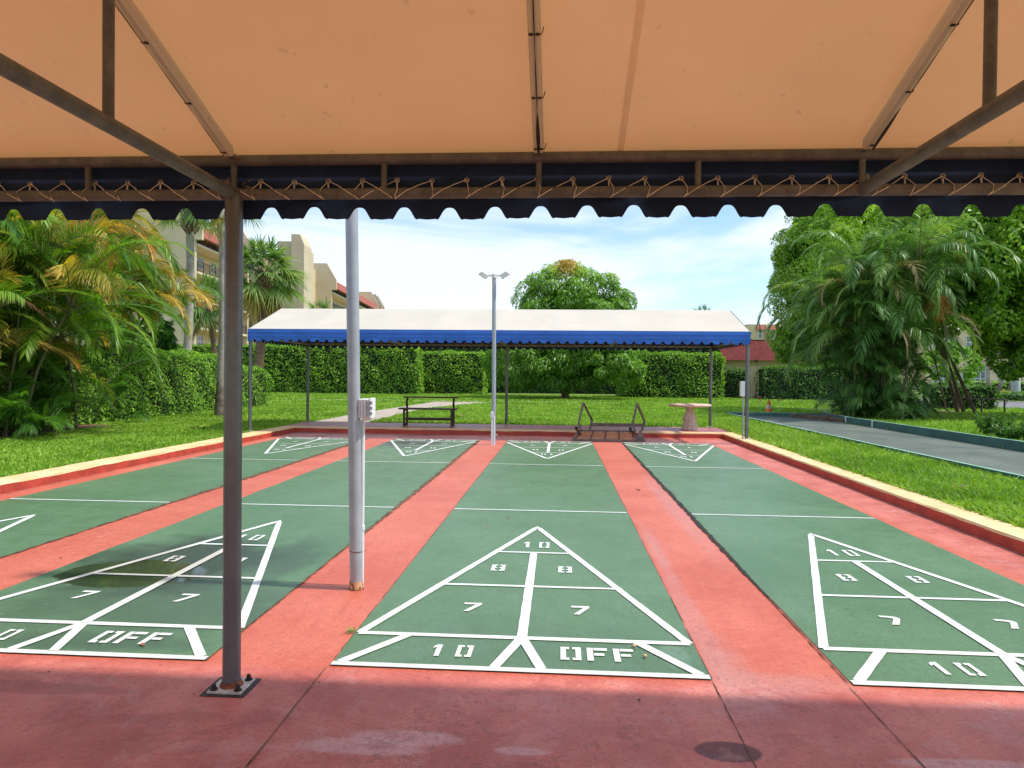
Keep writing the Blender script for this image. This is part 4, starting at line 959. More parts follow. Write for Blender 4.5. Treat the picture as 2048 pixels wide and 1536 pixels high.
areca('dense green areca palms filling the background of the left clump', st, 12, 2.5, 150, 'areca', .55, .04, lambda a, p, k: rng.uniform(.05, .4), 1.9, lowh=3.6, lowr=.8)
# right clump
st = [(11.2+rng.normal(0, .5), 21.6+rng.normal(0, .55), rng.uniform(2.2, 5.6), rng.normal(-.1, .5), rng.normal(-.15, .5)) for _ in range(24)]
def tones_right(az, P0, k):
    r_ = rng.random()
    if r_ < .91: return rng.uniform(.1, .55)
    return rng.uniform(.6, .95)
rc = areca('broad drooping palm clump with grey green fronds beside the bocce court', st, 10, 2.9, 210, 'areca2', .66, .036, tones_right, 2.3, lowh=2.6, lowr=.45, ldr=.38, xmax=11.9, lowk=.62, roll=.55,
           fr_extra=[((10.9, 20.3, 4.6), -1.5, .9, 2.2, 2.9, 50, .6, .045, .78), ((9.9, 20.8, 4.3), -2.7, .8, 2.0, 2.9, 50, .6, .045, .8), ((10.4, 20.3, 5.0), -1.9, .8, 2.4, 2.7, 56, .62, .042, .3, .8), ((11.6, 20.0, 5.0), -1.2, .8, 2.4, 2.7, 56, .62, .042, .25, -.7), ((9.7, 20.9, 5.2), -2.4, .8, 2.3, 2.6, 56, .62, .042, .4, .8), ((12.6, 20.6, 4.6), -.8, .8, 2.3, 2.7, 56, .62, .042, .2, .6), ((10.9, 20.1, 3.8), -1.6, .7, 2.2, 2.5, 56, .62, .042, .35, .9)])
b = MB()
for _ in range(70):
    p = Vector((12.2, 20.0, 4.15)); d_ = Vector((rng.normal(0, .22), rng.normal(0, .18), -abs(rng.normal(.55, .25))))
    b.tube([p, p+d_*.5+Vector((0, 0, .05)), p+d_], .011, 4)
b.build('fruit_cluster', MT['fruit'], rc)
# leaning bare stems at the right of the clump
for (u0, v0, u1, v1, d1, r_, lab) in ((1893, 822, 1872, 742, 30.5, .035, 'slender pale leaning palm stem, first from the palm clump'), (1915, 825, 1888, 735, 29.3, .07, 'dark leaning palm stem, second from the palm clump'), (1928, 826, 1893, 728, 28.8, .075, 'thick dark leaning palm stem, third from the palm clump'), (1952, 829, 1900, 722, 27.8, .07, 'long leaning palm stem farthest right of the clump')):
    g = at(u0, v0, d1); t = at(u1, v1, d1-1.0); k = (g.z-.08)/(1.425-g.z) if g.z < 1.4 else 0
    g = CLOC+(g-CLOC)*((1.425-.09)/(1.425-g.z)); b = MB(); t2 = t+(t-g)*.9
    b.tube([g, g.lerp(t2, .33)+Vector((.05, 0, 0)), g.lerp(t2, .66)+Vector((.06, 0, .04)), t2], [r_, r_*.9, r_*.85, r_*.7], 9)
    tag(b.build('palm_stem', MT['bark2']), lab, 'palm stem', 'leaning palm stems right of the palm clump')

def fan_palm(label, base, top, rc_, nl, trunk_r, seed, mat='bark2', tone=(.1, .65), dead=8, boots=True, drop=.9, dens=30):
    base, top = Vector(base), Vector(top); T = thing('fan_palm', label, 'palm tree', base)
    b = MB(); n = 14; pts = []
    for k in range(n+1):
        t = k/n; p = base.lerp(top, t); w_ = math.sin(math.pi*t)*.10; pts.append(p+Vector((w_, 0, 0)))
    rs = [trunk_r*(1.12 if k == 0 else 1-.18*k/n) * (1+.05*math.sin(k*2.3)) for k in range(n+1)]
    b.tube(pts, rs, 14); b.build('trunk', MT[mat], T)
    if boots:
        q = MB()
        for k in range(46):
            a_ = k*2.4; zz = top.z-.05-k*.018; c = Vector((top.x+trunk_r*.8*math.cos(a_), top.y+trunk_r*.8*math.sin(a_), zz))
            q.bar(c, c+Vector((math.cos(a_)*.20, math.sin(a_)*.20, .22)), .07, .03)
        q.build('leaf_bases', MT['bark2'], T)
    Vs, Fs, As, o = [], [], [], 0; q = MB()
    for k in range(nl):
        az = k*2.399+rng.normal(0, .15); f_ = k/nl
        el = 1.35-f_*(1.35+drop)+rng.normal(0, .12)
        if k >= nl-dead: el = -rng.uniform(.9, 1.35)
        pl = rc_*.55*rng.uniform(.85, 1.1); h = np.array([math.cos(az)*math.cos(el), math.sin(az)*math.cos(el), math.sin(el)])
        P0 = np.array(top)+np.array([math.cos(az), math.sin(az), 0])*trunk_r*.6; Pm = P0+h*pl-np.array([0, 0, .10*pl])
        q.tube([tuple(P0), tuple((P0+Pm)/2+np.array([0, 0, .04])), tuple(Pm)], .014, 5, cap=False)
        side = nrm(np.cross(h, np.array([0, 0, 1.0]))[None])[0]; ns = dens; an = np.linspace(-1.75, 1.75, ns)+rng.normal(0, .04, ns)
        up = np.cross(side, h)
        D = h[None]*np.cos(an)[:, None]+side[None]*np.sin(an)[:, None]+up[None]*.18*np.cos(an*2)[:, None]-np.array([0, 0, .12])
        Ls = rc_*.62*(.62+.38*np.cos(an*.7))*rng.uniform(.85, 1.05, ns)
        tn = rng.uniform(*tone) if k < nl-dead else rng.uniform(.75, 1.0)
        if rng.random() < .15: tn = min(1, tn+.25)
        V, F = blades(np.tile(Pm, (ns, 1)), D, Ls, rc_*.045, rng.uniform(.25, .6, ns), 3)
        Vs.append(V); Fs.append(F+o); o += len(V); As.append(np.clip(np.tile(tn+np.repeat(np.array([0, 0, .05, .15]), 2), ns)+np.repeat(rng.normal(0, .03, ns), 8), 0, 1))
    np_mesh('crown', np.concatenate(Vs), np.concatenate(Fs), MT['sabal'], T, {'tone': np.concatenate(As)})
    q.build('leaf_stalks', MT['cane'], T); return T
def gpt(u, d):
    p = at(u, 749, d); return (p.x, p.y, .1)
p = gpt(510, 33); t = at(527, 545, 33)
fan_palm('full crowned fan palm rising over the left end of the far canopy', p, (t.x, t.y, t.z), 2.05, 46, .23, 1, 'bark2', (.15, .6), 6, True, .8)
p = gpt(437, 41); t = at(412, 600, 41); 
fan_palm('small leaning fan palm in front of the balconies', p, (t.x, t.y, t.z), 1.9, 34, .15, 2, 'bark2', (.1, .45), 2, False, 1.1)
t = (-10.05+.0, 17.3, 6.35)
fan_palm('tall palm with smooth pale speckled trunk beside the near canopy post', (-10.06, 17.3, .1), (-10.03, 17.3, 6.7), 1.15, 24, .135, 3, 'bark', (.1, .45), 1, False, .7)
p = gpt(366, 24); t = at(380, 420, 24)
fan_palm('palm with rough grey trunk rising out of the golden areca', p, (t.x, t.y, t.z), 1.2, 22, .15, 4, 'bark', (.2, .6), 0, True, .6)
for (u, v, d, r_, lab) in ((572, 650, 60, 2.6, 'low fan palm in front of the apartment block, left end of the far canopy roof'), (640, 622, 72, 2.2, 'tuft of fan palm peeking over the far canopy roof'), (1405, 625, 90, 2.0, 'faint distant palm top just above the right end of the far canopy roof')):
    t = at(u, v+8, d); fan_palm(lab, (t.x, t.y, .1), (t.x, t.y, t.z), r_, 24, .2, 5, 'bark2', (.0, .3), 0, False, .7, 18)

def crown_leaves(T, clumps, per, size, asp, mat, tonef=None, name='crown', drop=.5, inner=None):
    """clumps: (cx,cy,cz,r, nx,ny,nz) - leaves on the outward cap of every clump"""
    c = np.array(clumps); n = len(c)*per; idx = np.repeat(np.arange(len(c)), per)
    d = nrm(rng.normal(0, 1, (n, 3))+c[idx, 4:7]*.9+np.array([0, 0, .35])); rad = c[idx, 3]*(1-.35*rng.random(n)**2.5)
    P = c[idx, :3]+d*rad[:, None]*np.array([1, 1, .8])
    N = nrm(d+rng.normal(0, .5, (n, 3))+np.array([0, 0, .4])); Tt = nrm(d*.6+rng.normal(0, .6, (n, 3))+np.array([0, 0, -drop]))
    s_ = size*rng.uniform(.65, 1.25, n); V, F = leaf_quads(P, N, Tt, s_, s_*asp)
    at_ = None
    if tonef is not None: at_ = {'tone': np.repeat(np.clip(tonef(P, rng.random(n)), 0, 1), 4)}
    np_mesh(name, V, F, MT[mat], T, at_)
def shell(cx, cy, cz, rx, ry, rz, n, rmin, rmax, zmin=-.9, lump=.08, fill=.25):
    o = []
    while len(o) < n:
        d = rng.normal(0, 1, 3); d /= np.linalg.norm(d)
        if d[2] < zmin: continue
        k = 1-abs(rng.normal(0, lump)) if rng.random() > fill else rng.uniform(.45, .9)
        o.append((cx+d[0]*rx*k, cy+d[1]*ry*k, cz+d[2]*rz*k, rng.uniform(rmin, rmax), d[0], d[1], d[2]))
    return o
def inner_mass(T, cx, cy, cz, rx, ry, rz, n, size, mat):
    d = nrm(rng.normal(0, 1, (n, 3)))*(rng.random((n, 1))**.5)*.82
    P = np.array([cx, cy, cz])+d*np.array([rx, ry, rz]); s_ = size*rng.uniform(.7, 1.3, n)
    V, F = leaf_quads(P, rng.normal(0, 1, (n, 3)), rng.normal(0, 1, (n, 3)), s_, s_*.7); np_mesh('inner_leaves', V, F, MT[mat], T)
def limbs(T, base, r0, targets, mat='bark2', fork=.35):
    b = MB(); base = Vector(base)
    cz = sum(t[2] for t in targets)/len(targets); cx = sum(t[0] for t in targets)/len(targets); cy = sum(t[1] for t in targets)/len(targets)
    f = base+Vector(((cx-base.x)*.15, (cy-base.y)*.15, (cz-base.z)*fork))
    b.tube([base-Vector((0, 0, .05)), base.lerp(f, .3)+Vector((.03, 0, 0)), f], [r0*1.35, r0, r0*.8], 12)
    for t in targets:
        t = Vector(t); m = f.lerp(t, .5)+Vector((0, 0, -.15*(t-f).length*.3))
        b.tube([f-Vector((0, 0, .1)), m, t], [r0*.55, r0*.35, r0*.10], 8)
    b.build('trunk', MT[mat], T)
# mango tree
mb = gpt(1130, 41.5); cxy = at(1143, 749, 41.5)
T = thing('mango_tree', 'rounded mango tree with orange new growth, rising behind the far canopy', 'tree', mb)
limbs(T, mb, .22, [(mb[0]+a, mb[1]+c_, z_) for a, c_, z_ in ((-2.2, 0, 3.2), (2.3, -.5, 3.0), (0, -1.5, 3.4), (1.0, 1, 5.5), (-1.2, .8, 5.6), (0, 0, 6.4), (3.2, -.4, 2.4), (-3.4, -.5, 2.5))], 'bark2', .22)
cl = shell(cxy.x, cxy.y, 4.5, 3.25, 3.0, 3.3, 130, .35, .85, -.25, .10, .12)
cl += shell(cxy.x-2.0, cxy.y-1.2, 2.1, 2.7, 2.0, 1.5, 80, .35, .7, -.9, .08, .3)+shell(cxy.x+1.6, cxy.y-1.2, 2.2, 2.6, 1.8, 1.5, 70, .3, .6, -.9, .1, .3)
ztop = 7.9
crown_leaves(T, cl, 190, .27, .24, 'mango', lambda P, r_: .12+.45*r_+.55*np.clip((P[:, 2]-6.6)/1.0, 0, 1)*(np.sin(P[:, 0]*2.0+.5)*.5+.7)+.0*r_, drop=1.1)
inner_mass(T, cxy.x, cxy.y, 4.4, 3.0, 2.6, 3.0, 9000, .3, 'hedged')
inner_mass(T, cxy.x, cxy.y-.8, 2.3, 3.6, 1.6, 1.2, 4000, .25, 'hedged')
# right hand ficus trees
c = at(1668, 749, 48)
T = thing('weeping_fig_tree', 'tall weeping fig with fine bright leaves, its left edge against the sky', 'tree', (c.x, c.y, .1))
limbs(T, (c.x-2.2, c.y, .1), .22, [(c.x-1.8, c.y-.5, 6), (c.x+1.5, c.y, 8), (c.x, c.y-1, 10), (c.x-.3, c.y, 12), (c.x+2.6, c.y, 6)], 'bark', .25)
cl = shell(c.x, c.y, 8.2, 3.8, 3.2, 6.0, 230, .45, 1.1, -.9, .09, .12)
cl += shell(c.x-.2, c.y-.2, 4.2, 3.6, 2.8, 2.5, 120, .4, .8, -.95, .08, .2)
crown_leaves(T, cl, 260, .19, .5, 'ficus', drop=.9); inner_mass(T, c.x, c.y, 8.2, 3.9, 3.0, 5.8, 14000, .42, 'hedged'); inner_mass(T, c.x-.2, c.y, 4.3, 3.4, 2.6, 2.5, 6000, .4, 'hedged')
c = at(1990, 749, 26)
T = thing('fig_tree', 'massive glossy leaved fig tree filling the upper right corner', 'tree', (c.x+1.2, c.y+1.5, .1))
limbs(T, (c.x+2.6, c.y+1.5, .1), .38, [(c.x-2.5, c.y-.5, 5), (c.x+2.0, c.y, 6), (c.x, c.y-2, 6), (c.x-.3, c.y, 7.5), (c.x+2.8, c.y, 4.0), (c.x-.5, c.y-1.5, 4.0)], 'bark', .3)
cl = shell(c.x, c.y, 6.1, 3.9, 3.6, 3.9, 300, .30, .85, -.75, .10, .12)
cl += shell(c.x-2.9, c.y+1.5, 7.0, 3.0, 2.6, 3.0, 110, .35, .8, -.8, .06, .12)
cl += shell(c.x+.9, c.y-1.0, 2.9, 1.7, 1.6, 1.35, 70, .25, .5, -.9, .08, .2)
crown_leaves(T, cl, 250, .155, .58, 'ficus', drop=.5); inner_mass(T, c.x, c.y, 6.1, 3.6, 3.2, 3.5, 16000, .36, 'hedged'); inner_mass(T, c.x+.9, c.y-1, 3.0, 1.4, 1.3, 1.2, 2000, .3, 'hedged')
# background trees far off
def far_tree(u, d, vtop, wpx, lab, mat='hedged'):
    p_ = at(u, 749, d); t_ = at(u, vtop, d); r_ = wpx*d/CF/2; T = thing('tree', lab, 'tree', (p_.x, p_.y, .1))
    hz = (t_.z-.1); limbs(T, (p_.x, p_.y, .1), .2, [(p_.x-r_*.5, p_.y, hz*.6), (p_.x+r_*.5, p_.y, hz*.6), (p_.x, p_.y, hz*.85)])
    crown_leaves(T, shell(p_.x, p_.y, .1+hz*.62, r_, r_, hz*.40, 45, r_*.16, r_*.3, -.9), 60, .45, .5, mat)
far_tree(1590, 80, 655, 70, 'small distant tree beside the house with red window awnings', 'hedge')
far_tree(1900, 75, 690, 90, 'leafy tree in front of the yellow building, seen past the palm stems', 'hedge')
far_tree(270, 40, 620, 120, 'dark tree seen through the left palm fronds')

def shrub(label, x, y, h, r_, n, name='shrub'):
    T = thing(name, label, 'shrub', (x, y, .1)); b = MB(); Vs, Fs, o = [], [], 0
    for k in range(n):
        a_ = rng.uniform(0, 6.28); rr_ = r_*math.sqrt(rng.random()); hh = h*rng.uniform(.5, 1.1)
        p0 = Vector((x+rr_*.4*math.cos(a_), y+rr_*.4*math.sin(a_), .1)); p1 = Vector((x+rr_*math.cos(a_), y+rr_*math.sin(a_), .1+hh))
        b.tube([p0, p0.lerp(p1, .5), p1], .006, 4)
        m = 34; tt = rng.uniform(.2, 1, m); P = np.array(p0)[None]*(1-tt[:, None])+np.array(p1)[None]*tt[:, None]
        V, F = leaf_quads(P, nrm(rng.normal(0, .6, (m, 3))+np.array([0, 0, 1.0])), nrm(rng.normal(0, 1, (m, 3))+np.array([0, 0, .3])), rng.uniform(.08, .16, m), .035)
        Vs.append(V); Fs.append(F+o); o += len(V)
    np_mesh('leaves', np.concatenate(Vs), np.concatenate(Fs), MT['shrub'], T); b.build('stems', MT['cane'], T)
shrub('soft green shrub on the lawn right of the bocce court, nearest the railing', 10.6, 14.3, .5, .55, 26)
shrub('soft green shrub at the right edge of the lawn behind the bocce board', 10.8, 12.8, .45, .7, 30)
shrub('low loose shrub between the two lawn shrubs', 10.2, 13.0, .28, .45, 16)

# dry frond debris on the bocce court
T = thing('debris_pile', 'heap of dry brown palm debris on the far corner of the bocce court', 'debris', (8.6, 19.6, .11))
b = MB()
for _ in range(170):
    t = rng.random(); p = Vector((8.1+t*.75+rng.normal(0, .12), 20.9-t*2.3+rng.normal(0, .2), .115+abs(rng.normal(0, .06)))); d_ = Vector((rng.normal(.1, .15), rng.normal(-.2, .18), rng.normal(0, .05)))
    b.tube([p, p+d_*.5+Vector((0, 0, .02)), p+d_], .008, 4)
b.build('dry_fronds', MT['twig'], T)
for i, (x, y) in enumerate(((-8.2, 12.4), (-9.0, 15.3), (-3.0, 18.5), (2.2, 20.1), (5.1, 8.2), (5.4, 12.7), (-1.2, 24.0), (4.9, 5.3))):
    P = np.tile(np.array([[x, y, .15]]), (9, 1))+rng.normal(0, .10, (9, 3))*np.array([1, 1, .05]); V, F = leaf_quads(P, rng.normal(0, .5, (9, 3))+np.array([0, 0, 1.]), rng.normal(0, 1, (9, 3)), .09, .05)
    o = np_mesh('fallen_leaves', V, F, MT['twig']); tag(o, 'sprinkle of dry brown leaves lying on the lawn', 'fallen leaves', 'dry leaves on the lawns', 'stuff')
# bits of leaf litter
def litter_leaf(x, y, z, s_, mat, lab, cat='leaf'):
    b = MB(); a_ = rng.uniform(0, 6.28); c_, d_ = math.cos(a_), math.sin(a_)
    loc = [(-1, 0, .1), (-.4, .42, .32), (.4, .36, .30), (1, 0, .14), (.4, -.4, .05), (-.4, -.38, .02), (0, 0, .01)]
    vs = [(x+(px*c_-py*d_)*s_, y+(px*d_+py*c_)*s_, z+pz*s_) for px, py, pz in loc]
    b.add(vs, [(6, i, (i+1) % 6) for i in range(6)]); b.tube([vs[3], (vs[3][0]+c_*s_*.6, vs[3][1]+d_*s_*.6, z+.001)], s_*.05, 4)
    tag(b.build('fallen_leaf', mat), lab, cat)
MT['dleaf'] = simple('dry leaf brown', (0.30, 0.12, 0.045), 0.8, 0.4, 60)
litter_leaf(-1.955, .15, .010, .022, MT['dleaf'], 'curled brown leaf on the OFF lettering of the puddle lane')
for i, (x, y, s_, lab) in enumerate(((-.30, 3.62, .022, 'dark leaf scrap on the middle lane just left of the triangle tip'), (-.47, 3.15, .018, 'second dark leaf scrap on the middle lane, nearer the left slanting line'), (-.02, 1.33, .013, 'tiny dark leaf scrap by the centre of the middle triangle'), (1.20, 5.55, .045, 'flattened dark leaf on the red strip right of the middle lane'), (-3.58, 1.75, .018, 'dark seed pod on the red strip left of the puddle'), (-1.05, 8.9, .03, 'brown leaf on the red strip left of the middle lane'), (.35, -.64, .010, 'little leaf scrap on the shaded floor right of the pale worn patch'))):
    litter_leaf(x, y, .009 if abs(x) < .9 and y > 0 else .005, s_, MT['twig'], lab)
for (x, y, lab) in ((.592, .355, 'small whitish pebble by the last letter of OFF on the middle lane'), (.633, .225, 'small whitish pebble nearest the camera on the middle lane')):
    b = MB(); b.lathe([(.004, 0), (.010, .004), (.011, .009), (.007, .014), (.002, .016)], (x, y, .0085), 10); tag(b.build('pebble', MT['cream']), lab, 'pebble')
for i, (x, y) in enumerate(((-.75, -.55), (-.9, -.2), (.55, -.25), (1.3, -.5), (-2.2, -.2), (-1.35, 2.2), (1.2, 2.9), (.3, 5.9))):
    a_ = i*1.3; b = MB(); s_ = .003+.002*(i % 3); b.lathe([(s_*.3, 0), (s_, s_*.5), (s_*.4, s_)], (x, y, .005 if not (-.9 < x < .9 and y > 0) else .009), 6, sm=False)
    tag(b.build('grit_crumb', MT['dark']), ('tiny dark crumb beside the joint in the shaded floor, nearest the camera', 'tiny dark crumb on the floor right of the near post plate', 'tiny dark crumb just below the OFF box of the middle lane', 'tiny dark crumb on the shaded floor below the rightmost lane', 'tiny dark crumb on the shaded floor left of the near post', 'tiny dark crumb on the red strip behind the near grey pole', 'tiny dark crumb on the red strip beside the tip of the middle triangle', 'tiny dark crumb in the middle of the middle lane')[i], 'debris', 'dark crumbs scattered on the floor')
# weed in the joint
T = thing('weed', 'small yellow green weed sprouting at the left corner of the middle lane', 'weed', (-.93, .435, .004))
P = np.tile(np.array([[-.93, .435, .006]]), (26, 1))+rng.normal(0, .008, (26, 3))*np.array([1, 1, 0]); D = np.stack([rng.normal(-.5, .5, 26), rng.normal(0, .5, 26), rng.uniform(.3, 1, 26)], 1)
V, F = blades(P, D, rng.uniform(.03, .08, 26), .007, .4, 2); np_mesh('leaves', V, F, MT['sabal'], T, {'tone': rng.uniform(.4, .75, len(V))})

# ------------------------------------------------------------------ buildings
def frame_of(O, ang):
    e1 = Vector((-math.sin(ang), math.cos(ang), 0)); e2 = Vector((e1.y, -e1.x, 0))
    return lambda s, t, z: Vector((O.x, O.y, 0))+e1*s+e2*t+Vector((0, 0, z))
def fbox(b, Fm, s0, s1, t0, t1, z0, z1, mi=0):
    vs = [Fm(s, t, z) for z in (z0, z1) for s, t in ((s0, t0), (s1, t0), (s1, t1), (s0, t1))]
    b.add(vs, [(0, 1, 2, 3), (7, 6, 5, 4), (4, 5, 1, 0), (5, 6, 2, 1), (6, 7, 3, 2), (7, 4, 0, 3)], mi)
def window(T, Fm, s0, s1, t, z0, z1, along='s', mull=True):
    b = MB(); f_ = .07
    if along == 's':
        fb = lambda a, c_, z_0, z_1, dt: fbox(b, Fm, a, c_, t, t+dt, z_0, z_1)
    else:
        fb = lambda a, c_, z_0, z_1, dt: fbox(b, Fm, t-dt, t, a, c_, z_0, z_1)
    fb(s0, s1, z0, z0+f_, .06); fb(s0, s1, z1-f_, z1, .06); fb(s0, s0+f_, z0+f_, z1-f_, .06); fb(s1-f_, s1, z0+f_, z1-f_, .06)
    if mull: fb((s0+s1)/2-f_/2, (s0+s1)/2+f_/2, z0+f_, z1-f_, .055)
    fb(s0+f_, s1-f_, (z0+z1)/2-f_/2, (z0+z1)/2+f_/2, .05)
    w_ = b.build('window', MT['wframe'], T); b = MB()
    if along == 's': fbox(b, Fm, s0+f_, s1-f_, t, t+.03, z0+f_, z1-f_)
    else: fbox(b, Fm, t-.03, t, s0+f_, s1-f_, z0+f_, z1-f_)
    b.build('pane', MT['glass'], w_)
FL = [3.2, 5.95, 8.7, 11.45, 14.2]
def wing(label, O, ang, Ln, depth, extra=None, balc=True):
    Fm = frame_of(O, ang); T = thing('apartment_building', label, 'apartment building', (O.x, O.y, 0), 'tan apartment blocks beyond the hedges')
    b = MB(); poly = [(-depth, 0), (0, 0), (0, 14.5), (.7, 14.5), (.7, 16.1), (-.75, 18.6), (-depth, 18.6)]
    b.prism([Fm(0, t, z) for t, z in poly], (0, 0, 0), Fm(.5, 0, 0)-Fm(0, 0, 0)); b.build('end_wall', MT['stucco'], T)
    b = MB(); b.prism([Fm(Ln-.5, t, z) for t, z in poly], (0, 0, 0), Fm(.5, 0, 0)-Fm(0, 0, 0)); b.build('end_wall', MT['stucco'], T)
    b = MB(); fbox(b, Fm, .5, Ln-.5, -depth, -1.7, 0, 15.9); b.build('wall', MT['stucco2'], T)
    b = MB(); b.prism([Fm(.5, t, z) for t, z in ((.68, 14.75), (.35, 16.0), (-2, 16.0), (-2, 14.75))], (0, 0, 0), Fm(Ln-1, 0, 0)-Fm(0, 0, 0)); b.build('roof', MT['rooft'], T)
    if not balc: return T
    for z in FL:
        b = MB(); fbox(b, Fm, .5, Ln-.5, -1.7, .1, z-.22, z); b.build('balcony_slab', MT['trim'], T)
        b = MB(); fbox(b, Fm, .5, Ln-.5, .0, .05, z+1.02, z+1.07); fbox(b, Fm, .5, Ln-.5, .0, .05, z+.10, z+.13)
        s_ = .6
        while s_ < Ln-.5: fbox(b, Fm, s_, s_+.035, .0, .035, z, z+1.02); s_ += .26
        k = 0; s_ = .6
        while s_ < Ln-.5: fbox(b, Fm, s_, s_+.07, -.01, .06, z, z+1.07); s_ += 1.5
        b.build('railing', MT['rail'], T)
        s_ = 1.2
        while s_ < Ln-3:
            window(T, Fm, s_, s_+1.5, -1.7, z+.9, z+2.1); s_ += 3.4
    s_ = 1.2
    while s_ < Ln-3: window(T, Fm, s_, s_+1.4, -1.7, 1.0, 2.2); s_ += 3.4
    return T
wing('nearest tan apartment block with balconies, seen left of the speckled palm trunk', at(388, 749, 69.5), .083, 15, 26)
O = at(553, 749, 92); Fm = frame_of(O, .066)
T = thing('apartment_building', 'tan apartment block with tall blank tower behind the full crowned fan palm', 'apartment building', (O.x, O.y, 0), 'tan apartment blocks beyond the hedges')
b = MB(); fbox(b, Fm, 0, 9, 0, 2.2, 0, 18.6); b.build('wall', MT['stucco'], T); b = MB(); b.prism([Fm(-1.2, t, z) for t, z in ((2.2, 0), (3.85, 0), (3.85, 18.0), (3.3, 19.3), (2.2, 19.3))], (0, 0, 0), Fm(3.4, 0, 0)-Fm(0, 0, 0)); b.build('tower', MT['stucco'], T)
b = MB(); fbox(b, Fm, 5, 20, -9, 0, 0, 17.5); b.build('wall', MT['stucco2'], T)
b = MB(); fbox(b, Fm, 2.5, 5, -4.2, -2.9, 0, 16.5); b.build('pier', MT['stucco'], T)
for z in FL:
    b = MB(); fbox(b, Fm, 3.2, 5, -9, 0, z-.22, z); b.build('balcony_slab', MT['trim'], T)
    b = MB(); fbox(b, Fm, 3.22, 3.27, -9, 0, z+1.0, z+1.06)
    t_ = -9
    while t_ < 0: fbox(b, Fm, 3.22, 3.26, t_, t_+.04, z, z+1.0); t_ += .3
    b.build('railing', MT['rail'], T)
    for t_ in (-8, -6, -2.4): window(T, Fm, t_, t_+1.5, 5, z+.3, z+2.2, 't')
wing('tan block with sloped parapet and red tile band beside the near grey pole', at(662, 749, 110), .083, 38, 9)
wing('farthest tan block right of the near grey pole, just above the canopy roof', at(757, 749, 152), .066, 3, 6, balc=False)

# single storey house with dark red mansard
O = at(1385, 749, 56); Fm = frame_of(O, .066)
T = thing('house', 'single storey house with dark red shingled mansard roof behind the hedges', 'house', (O.x, O.y, 0))
b = MB(); fbox(b, Fm, 0, 10, 0, 14, 0, 2.8); b.build('wall', MT['stucco2'], T)
b = MB(); b.prism([Fm(-.5, t, 2.8) for t in (0,)]+[Fm(-.5, 14.5, 2.8), Fm(.35, 14.5, 4.45), Fm(.35, 0, 4.45)], (0, 0, 0), Fm(.25, 0, 0)-Fm(0, 0, 0)); fbox(b, Fm, .3, 10, -.2, 14.3, 2.82, 4.4); rf = b.build('roof', MT['shingle'], T)
q = MB(); fbox(q, Fm, .3, .62, -.2, 14.5, 4.451, 4.52); q.build('roof_cap', MT['trim'], rf)
p_ = at(1513, 722, 55.6); q = MB(); q.lathe([(.10, -.1), (.13, 0), (.10, .12)], (p_.x, p_.y, p_.z), 12); q.build('wall_lamp', MT['dark'], T)
# far house with awnings
O = at(1493, 749, 100); Fm = frame_of(O, .066)
T = thing('house', 'distant cream house with two windows under small red awnings', 'house', (O.x, O.y, 0))
b = MB(); fbox(b, Fm, 0, 8, 0, 9, 0, 9.0); b.build('wall', MT['stucco2'], T)
for t_ in (1.55, 2.95+.4):
    window(T, Fm, t_, t_+.62, 0, 7.0, 8.35, 't', False)
    b = MB(); b.prism([Fm(0, t_-.25, 8.3), Fm(-.5, t_-.25, 8.25), Fm(0, t_-.25, 9.0)], (0, 0, 0), Fm(0, 1.1, 0)-Fm(0, 0, 0)); b.build('awning', MT['rooft'], T)
for t_ in (2.55, 4.3):
    b = MB(); b.prism([Fm(0, t_, 6.6), Fm(-.45, t_, 6.6), Fm(-.35, t_, 8.8), Fm(0, t_, 9.2)], (0, 0, 0), Fm(0, .35, 0)-Fm(0, 0, 0)); b.build('pier', MT['stucco2'], T)
# yellow building on the right
O = at(1912, 749, 92); Fm = frame_of(O, .066)
T = thing('building', 'yellow building with white gridded windows beyond the road', 'building', (O.x, O.y, 0))
b = MB(); fbox(b, Fm, .5, 12, -8, 22, 0, 8); b.build('wall', MT['stucco2'], T)
for i, t_ in enumerate((-3.4, .8, 5.0, 9.2, 13.4, 17.6)):
    b = MB(); fbox(b, Fm, 0, .5, t_-.55, t_+.35, 0, 8); b.build('pier', MT['stucco'], T)
    for z in (.8, 4.6):
        b = MB(); fbox(b, Fm, .42, .5, t_+.7, t_+3.3, z, z+2.6); pn = b.build('window', MT['glass'], T)
        q = MB()
        for k in range(5): fbox(q, Fm, .38, .42, t_+.7+k*.65-.04, t_+.7+k*.65+.04, z, z+2.6)
        for zz in (0, .75, 1.7, 2.52): fbox(q, Fm, .36, .38, t_+.66, t_+3.34, z+zz, z+zz+.08)
        q.build('frame', MT['wframe'], pn)

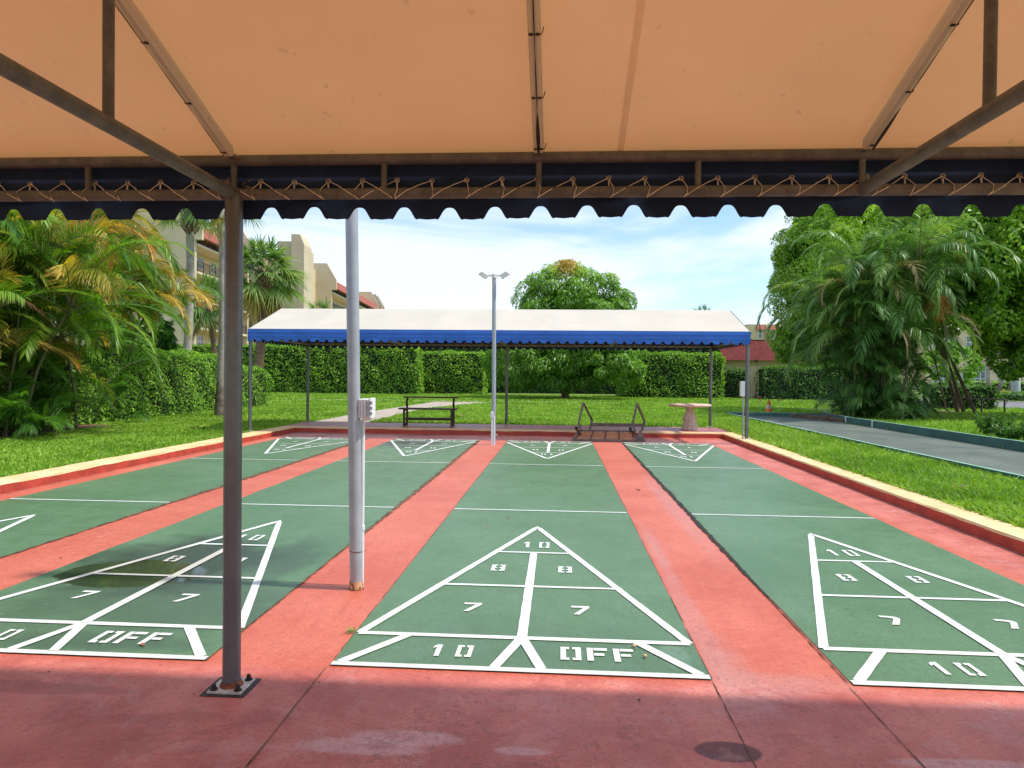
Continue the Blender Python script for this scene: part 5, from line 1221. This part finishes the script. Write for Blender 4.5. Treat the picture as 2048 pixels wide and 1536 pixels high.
# ------------------------------------------------------------------ right background pieces
T = thing('railing', 'low dark metal railing on the right lawn before the road', 'railing', (17.3, 26.6, .1))
pp = [(16.95, 27.4), (17.42, 26.6), (17.95, 26.0)]
for x, y in pp:
    b = MB(); b.tube([(x, y, .1), (x, y, .66)], .035, 10); b.build('post', MT['rail'], T)
b = MB(); b.tube([(pp[0][0], pp[0][1], .655), (pp[1][0], pp[1][1], .655), (pp[2][0]+.05, pp[2][1], .655), (pp[2][0]+.12, pp[2][1], .58), (pp[2][0]+.06, pp[2][1], .48)], .02, 8); b.build('rail', MT['rail'], T)
T = thing('sign_post', 'slim dark post with a small white plate on top beside the railing', 'post', (18.4, 30, .1))
b = MB(); b.tube([(18.4, 30, .1), (18.4, 30, 1.35)], .035, 10); b.build('post', MT['rail'], T)
b = MB(); b.box(18.32, 18.52, 29.97, 29.99, .95, 1.75); b.build('plate', MT['conduit'], T)
for (u, d, vt, r_, lean, lab) in ((1976, 60, 560, .2, 0, 'straight palm trunk in front of the yellow building'), (1993, 58, 620, .16, .9, 'leaning palm trunk right of the straight one'), (2022, 62, 620, .18, 0, 'dark short palm trunk near the right edge beyond the road')):
    g = gpt(u, d); t = at(u+lean*14, vt, d)
    fan_palm(lab, g, (t.x+lean*2.0, t.y, t.z), 2.0, 18, r_, 6, 'bark', (.1, .4), 0, False, .9, 16)
T = thing('utility_post', 'grey white post standing behind the low roadside hedge', 'post', gpt(2032, 55))
g = gpt(2032, 55); b = MB(); b.lathe([(.32, 0), (.30, 1.4), (.26, 1.5), (.0, 1.52)], (g[0], g[1], .1), 16); b.build('post', MT['galv'], T)
for (u, d) in ((1965, 60), (2006, 59)):
    g = gpt(u, d)
    T = thing('grass_tuft', 'brown grass tuft at the foot of the %s palm trunk across the road' % ('straight' if u < 1980 else 'leaning'), 'ornamental grass', g)
    n = 260; P = np.tile(np.array([g]), (n, 1))+rng.normal(0, .25, (n, 3))*np.array([1, 1, 0]); D = np.stack([rng.normal(0, .6, n), rng.normal(0, .6, n), np.ones(n)], 1)
    V, F = blades(P, D, rng.uniform(.5, 1.1, n), .05, .3, 2); np_mesh('blades', V, F, MT['sabal'], T, {'tone': rng.uniform(.5, .95, len(V))})
